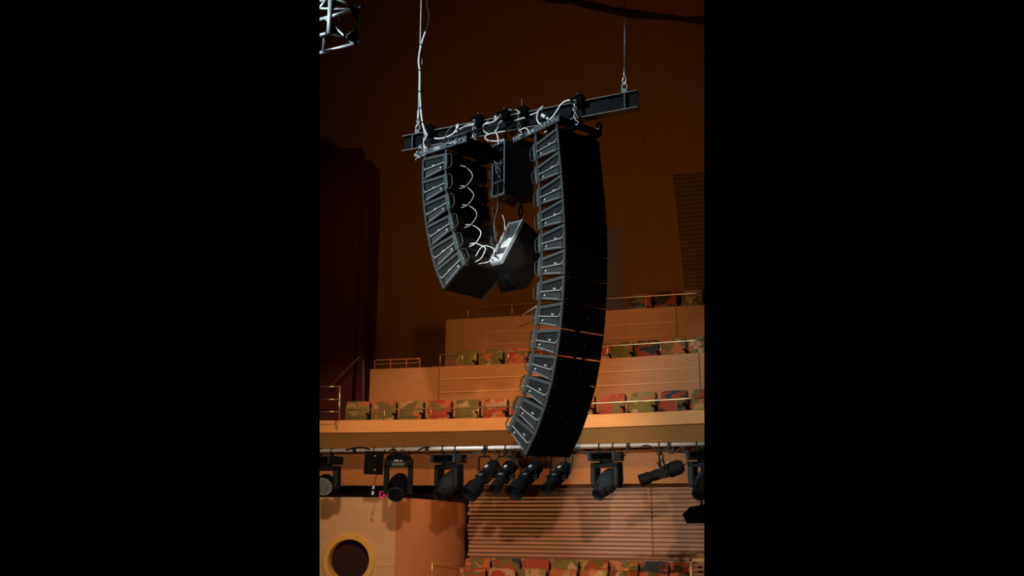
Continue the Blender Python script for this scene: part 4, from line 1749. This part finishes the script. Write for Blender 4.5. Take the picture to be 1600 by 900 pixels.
# small box speaker on the bar
o = pipe_pt(585)
t = thing('box_speaker', 'small plain black box speaker on the bar beside the framed moving head', 'speaker', o)
mb = MB()
mb.box((0, 0, -.20), (.225, .20, .35), Euler((0, .03, -.35)).to_matrix()).bevel(.008)
cb = obj('cabinet', mb, M['cab'], t)
mb = MB()
for z in (-.10, -.31):
    mb.lathe((.035, -.115, z), (0, -1, 0), [(0, .008), (.012, .008), (.012, 0)], 8)
obj('screw', mb, M['chain'], cb)
mb = clamp_mb(MB(), 0)
obj('clamp', mb, M['black'], t)
mb = MB()
mb.tube([(.05, 0, -.37), (.035, -.02, -.46), (.01, -.02, -.56)], .006, 6)
obj('wire', mb, M['cableB'], t)
mb = MB()
mb.lathe((.012, -.02, -.545), (-.1, 0, -1), [(0, .018), (.05, .018)], 10)
mb.lathe((.005, -.02, -.625), (-.1, 0, -1), [(0, .020), (.06, .020)], 10)
obj('white_tag', mb, M['white'], t)

# dark cabinet hanging low at the right edge
pc = [at(1066, 804, 13.0), at(1076, 794, 13.0), at(1110, 788, 13.0), at(1110, 818, 13.0), at(1073, 818, 13.0)]
t = thing('monitor_speaker', 'dark angled cabinet below the rightmost moving head', 'speaker', pc[4])
mb = MB()
bk = Vector((.10, .42, .02))
p = pc + [q + bk for q in pc]
mb.poly(p, [(0, 1, 2, 3, 4), (9, 8, 7, 6, 5)] + [(i, (i + 1) % 5, 5 + (i + 1) % 5, 5 + i) for i in range(5)])
mb.bevel(.008)
obj('cabinet', mb, M['grille'], t, world=True)
mb = MB()
q = at(1096, 795, 13.25)
mb.tube([q - Vector((0, 0, .05)), Vector((q.x, pipeY(q.x), pz))], .016, 8)
obj('hanging_pole', mb, M['black'], t, world=True)

# loose cables along the bar
LC = [
    ([(663, 706), (672, 712), (682, 719)], 'left of the second moving head'),
    ([(726, 719), (740, 711), (756, 702)], 'rising from the second moving head to the next clamp'),
    ([(716, 711), (732, 709), (752, 706)], 'just under the pipe beside the second moving head'),
    ([(770, 704), (775, 709), (780, 716)], 'between the first two profile spotlights'),
    ([(784, 703), (788, 712), (796, 716), (804, 721), (808, 728)], 'at the middle spotlights, left'),
    ([(795, 703), (800, 712), (806, 718), (810, 726), (814, 733)], 'at the middle spotlights, right'),
    ([(806, 706), (812, 704), (818, 709), (822, 718)], 'just left of the tall array bottom'),
    ([(898, 701), (908, 704), (918, 706), (925, 707)], 'right of the tall array bottom'),
    ([(896, 703), (908, 707), (922, 711)], 'right of the tall array bottom, lower'),
    ([(974, 714), (979, 707), (982, 699)], 'right of the third moving head'),
    ([(998, 700), (1008, 696), (1018, 698), (1025, 704), (1031, 716), (1036, 722)], 'over the sideways spotlight'),
    ([(1038, 699), (1043, 706), (1050, 708), (1058, 705), (1066, 698)], 'in a loop right of the sideways spotlight'),
    ([(1045, 697), (1042, 704), (1047, 707), (1052, 703), (1050, 698)], 'as a small coil right of the sideways spotlight'),
    ([(1070, 697), (1068, 703), (1072, 708)], 'left of the rightmost moving head'),
    ([(600, 703), (606, 708), (613, 708)], 'left of the framed moving head'),
    ([(640, 710), (650, 706), (660, 700), (672, 698)], 'right of the framed moving head'),
    ([(540, 703), (553, 700), (566, 699), (578, 702)], 'lying on the pipe at the left'),
]
for pts, w in LC:
    cable([Pp(x, y, .07) for x, y in pts], .011, 'cableB', 'thin black cable ' + w, 'black cables on the lighting bar', name='bar_cable')
for x, y0, y1, lab in ((893, 718, 742, 'black lead with pale plug hanging below the tall array bottom'), (881, 716, 729, 'short black lead hanging below the tall array bottom')):
    cable([Pp(x, y0 - 16, .05), Pp(x + 1, y0, .05), Pp(x - 3, y1, .05)], .012, 'cableB', lab, name='bar_cable')

# ================================================================== LIGHT
world = bpy.data.worlds.new('world')
S.world = world
world.use_nodes = True
world.node_tree.nodes['Background'].inputs['Color'].default_value = (0, 0, 0, 1)
world.node_tree.nodes['Background'].inputs['Strength'].default_value = 0


def spot(name, pos, tgt, energy, col, angle, blend=.5, radius=.1):
    l = bpy.data.lights.new(name, 'SPOT')
    l.energy = energy
    l.color = col
    l.spot_size = math.radians(angle)
    l.spot_blend = blend
    l.shadow_soft_size = radius
    o = bpy.data.objects.new(name, l)
    COL.objects.link(o)
    o.location = pos
    o.rotation_euler = (Vector(tgt) - Vector(pos)).to_track_quat('-Z', 'Y').to_euler()
    return o


WARM = (1.0, .66, .36)
spot('stage_key', (-8.6, 3.4, CZ + 6.2), (-.1, 10.6, CZ + 3.0), 6500, (.82, .94, 1.0), 33, .4, .12)
spot('rope_light', (-8.4, 4.2, CZ + 6.0), (-1.7, 10.3, CZ + 7.0), 5200, (.84, .95, 1.0), 21, .5, .12)
spot('wedge_spot', (-2.2, 0, CZ + 5.0), (-.19, 10.8, CZ + 3.08), 5600, (.88, .96, 1.0), 3.4, .25, .04)
spot('low_wash', (-1.0, -3, CZ - .1), (.9, 18, CZ - .3), 1250, (1.0, .68, .40), 33, .9, .08)
spot('front_wash', (.6, -4, CZ + 3.0), (-1.3, 17.4, CZ - .9), 5600, (1.0, .73, .52), 26, .4, .16)
spot('balcony_light', (-.6, 11.5, CZ + 9.0), (-.5, 18.0, CZ + 1.5), 2350, (1.0, .60, .30), 46, .7, .25)
spot('tier_light', (1.5, 13.5, CZ + 10.5), (.8, 20.5, CZ + 3.4), 800, (1.0, .60, .32), 46, .8, .25)
spot('wall_light', (1.5, 12.0, CZ + 3.0), (1.8, 25.0, CZ + 9.2), 800, (1.0, .62, .30), 70, 1.0, .5)
spot('curved_wall_fill', (-1.50, 17.05, CZ + .95), (-1.62, 17.75, CZ - 1.2), 9, (1.0, .60, .30), 75, .9, .05)  # added spot imitating a recessed downlight on the curved wall
spot('left_wall_fill', (-2.0, 14.0, CZ + 7.0), (-4.2, 21.4, CZ + 5.0), 140, (1.0, .55, .32), 60, 1.0, .4)  # added dim fill that lifts the dark red wall

S.view_settings.view_transform = 'Standard'
S.view_settings.look = 'None'
S.view_settings.gamma = 1
S.view_settings.exposure = 0
S.view_settings.use_curve_mapping = False

# ================================================================== KEEP TO THE PART OF THE HALL THE PHOTO SHOWS
# Walls, decks, bars and fittings are modelled only as far as the photograph reaches to the left and right.
bpy.context.view_layer.update()


def trim_to_view():
    planes = []
    for px, sg in ((499.5, 1), (1100.5, -1)):
        r0, r1 = ray(px, 0), ray(px, 900)
        n = r0.cross(r1).normalized()
        if n.x * sg < 0:
            n = -n
        planes.append(n)
    dead = []
    for o in [q for q in COL.objects if q.type == 'MESH']:
        mw = full_matrix(o)
        for n in planes:
            me = o.data
            if not me.vertices:
                continue
            ds = [(mw @ v.co - EYE).dot(n) for v in me.vertices]
            if min(ds) >= 0:
                continue
            if max(ds) <= 0:
                dead.append(o)
                break
            if me.users > 1:
                o.data = me = me.copy()
            bm = bmesh.new()
            bm.from_mesh(me)
            inv = mw.inverted()
            co = inv @ EYE
            no = (mw.to_3x3().transposed() @ n).normalized()
            res = bmesh.ops.bisect_plane(bm, geom=bm.verts[:] + bm.edges[:] + bm.faces[:], plane_co=co, plane_no=no, clear_inner=True)
            eds = [e for e in res['geom_cut'] if isinstance(e, bmesh.types.BMEdge) and e.is_valid and len(e.link_faces) == 1]
            if eds:
                bmesh.ops.holes_fill(bm, edges=eds, sides=0)
            bm.to_mesh(me)
            bm.free()
    for o in dead:
        bpy.data.objects.remove(o)


trim_to_view()
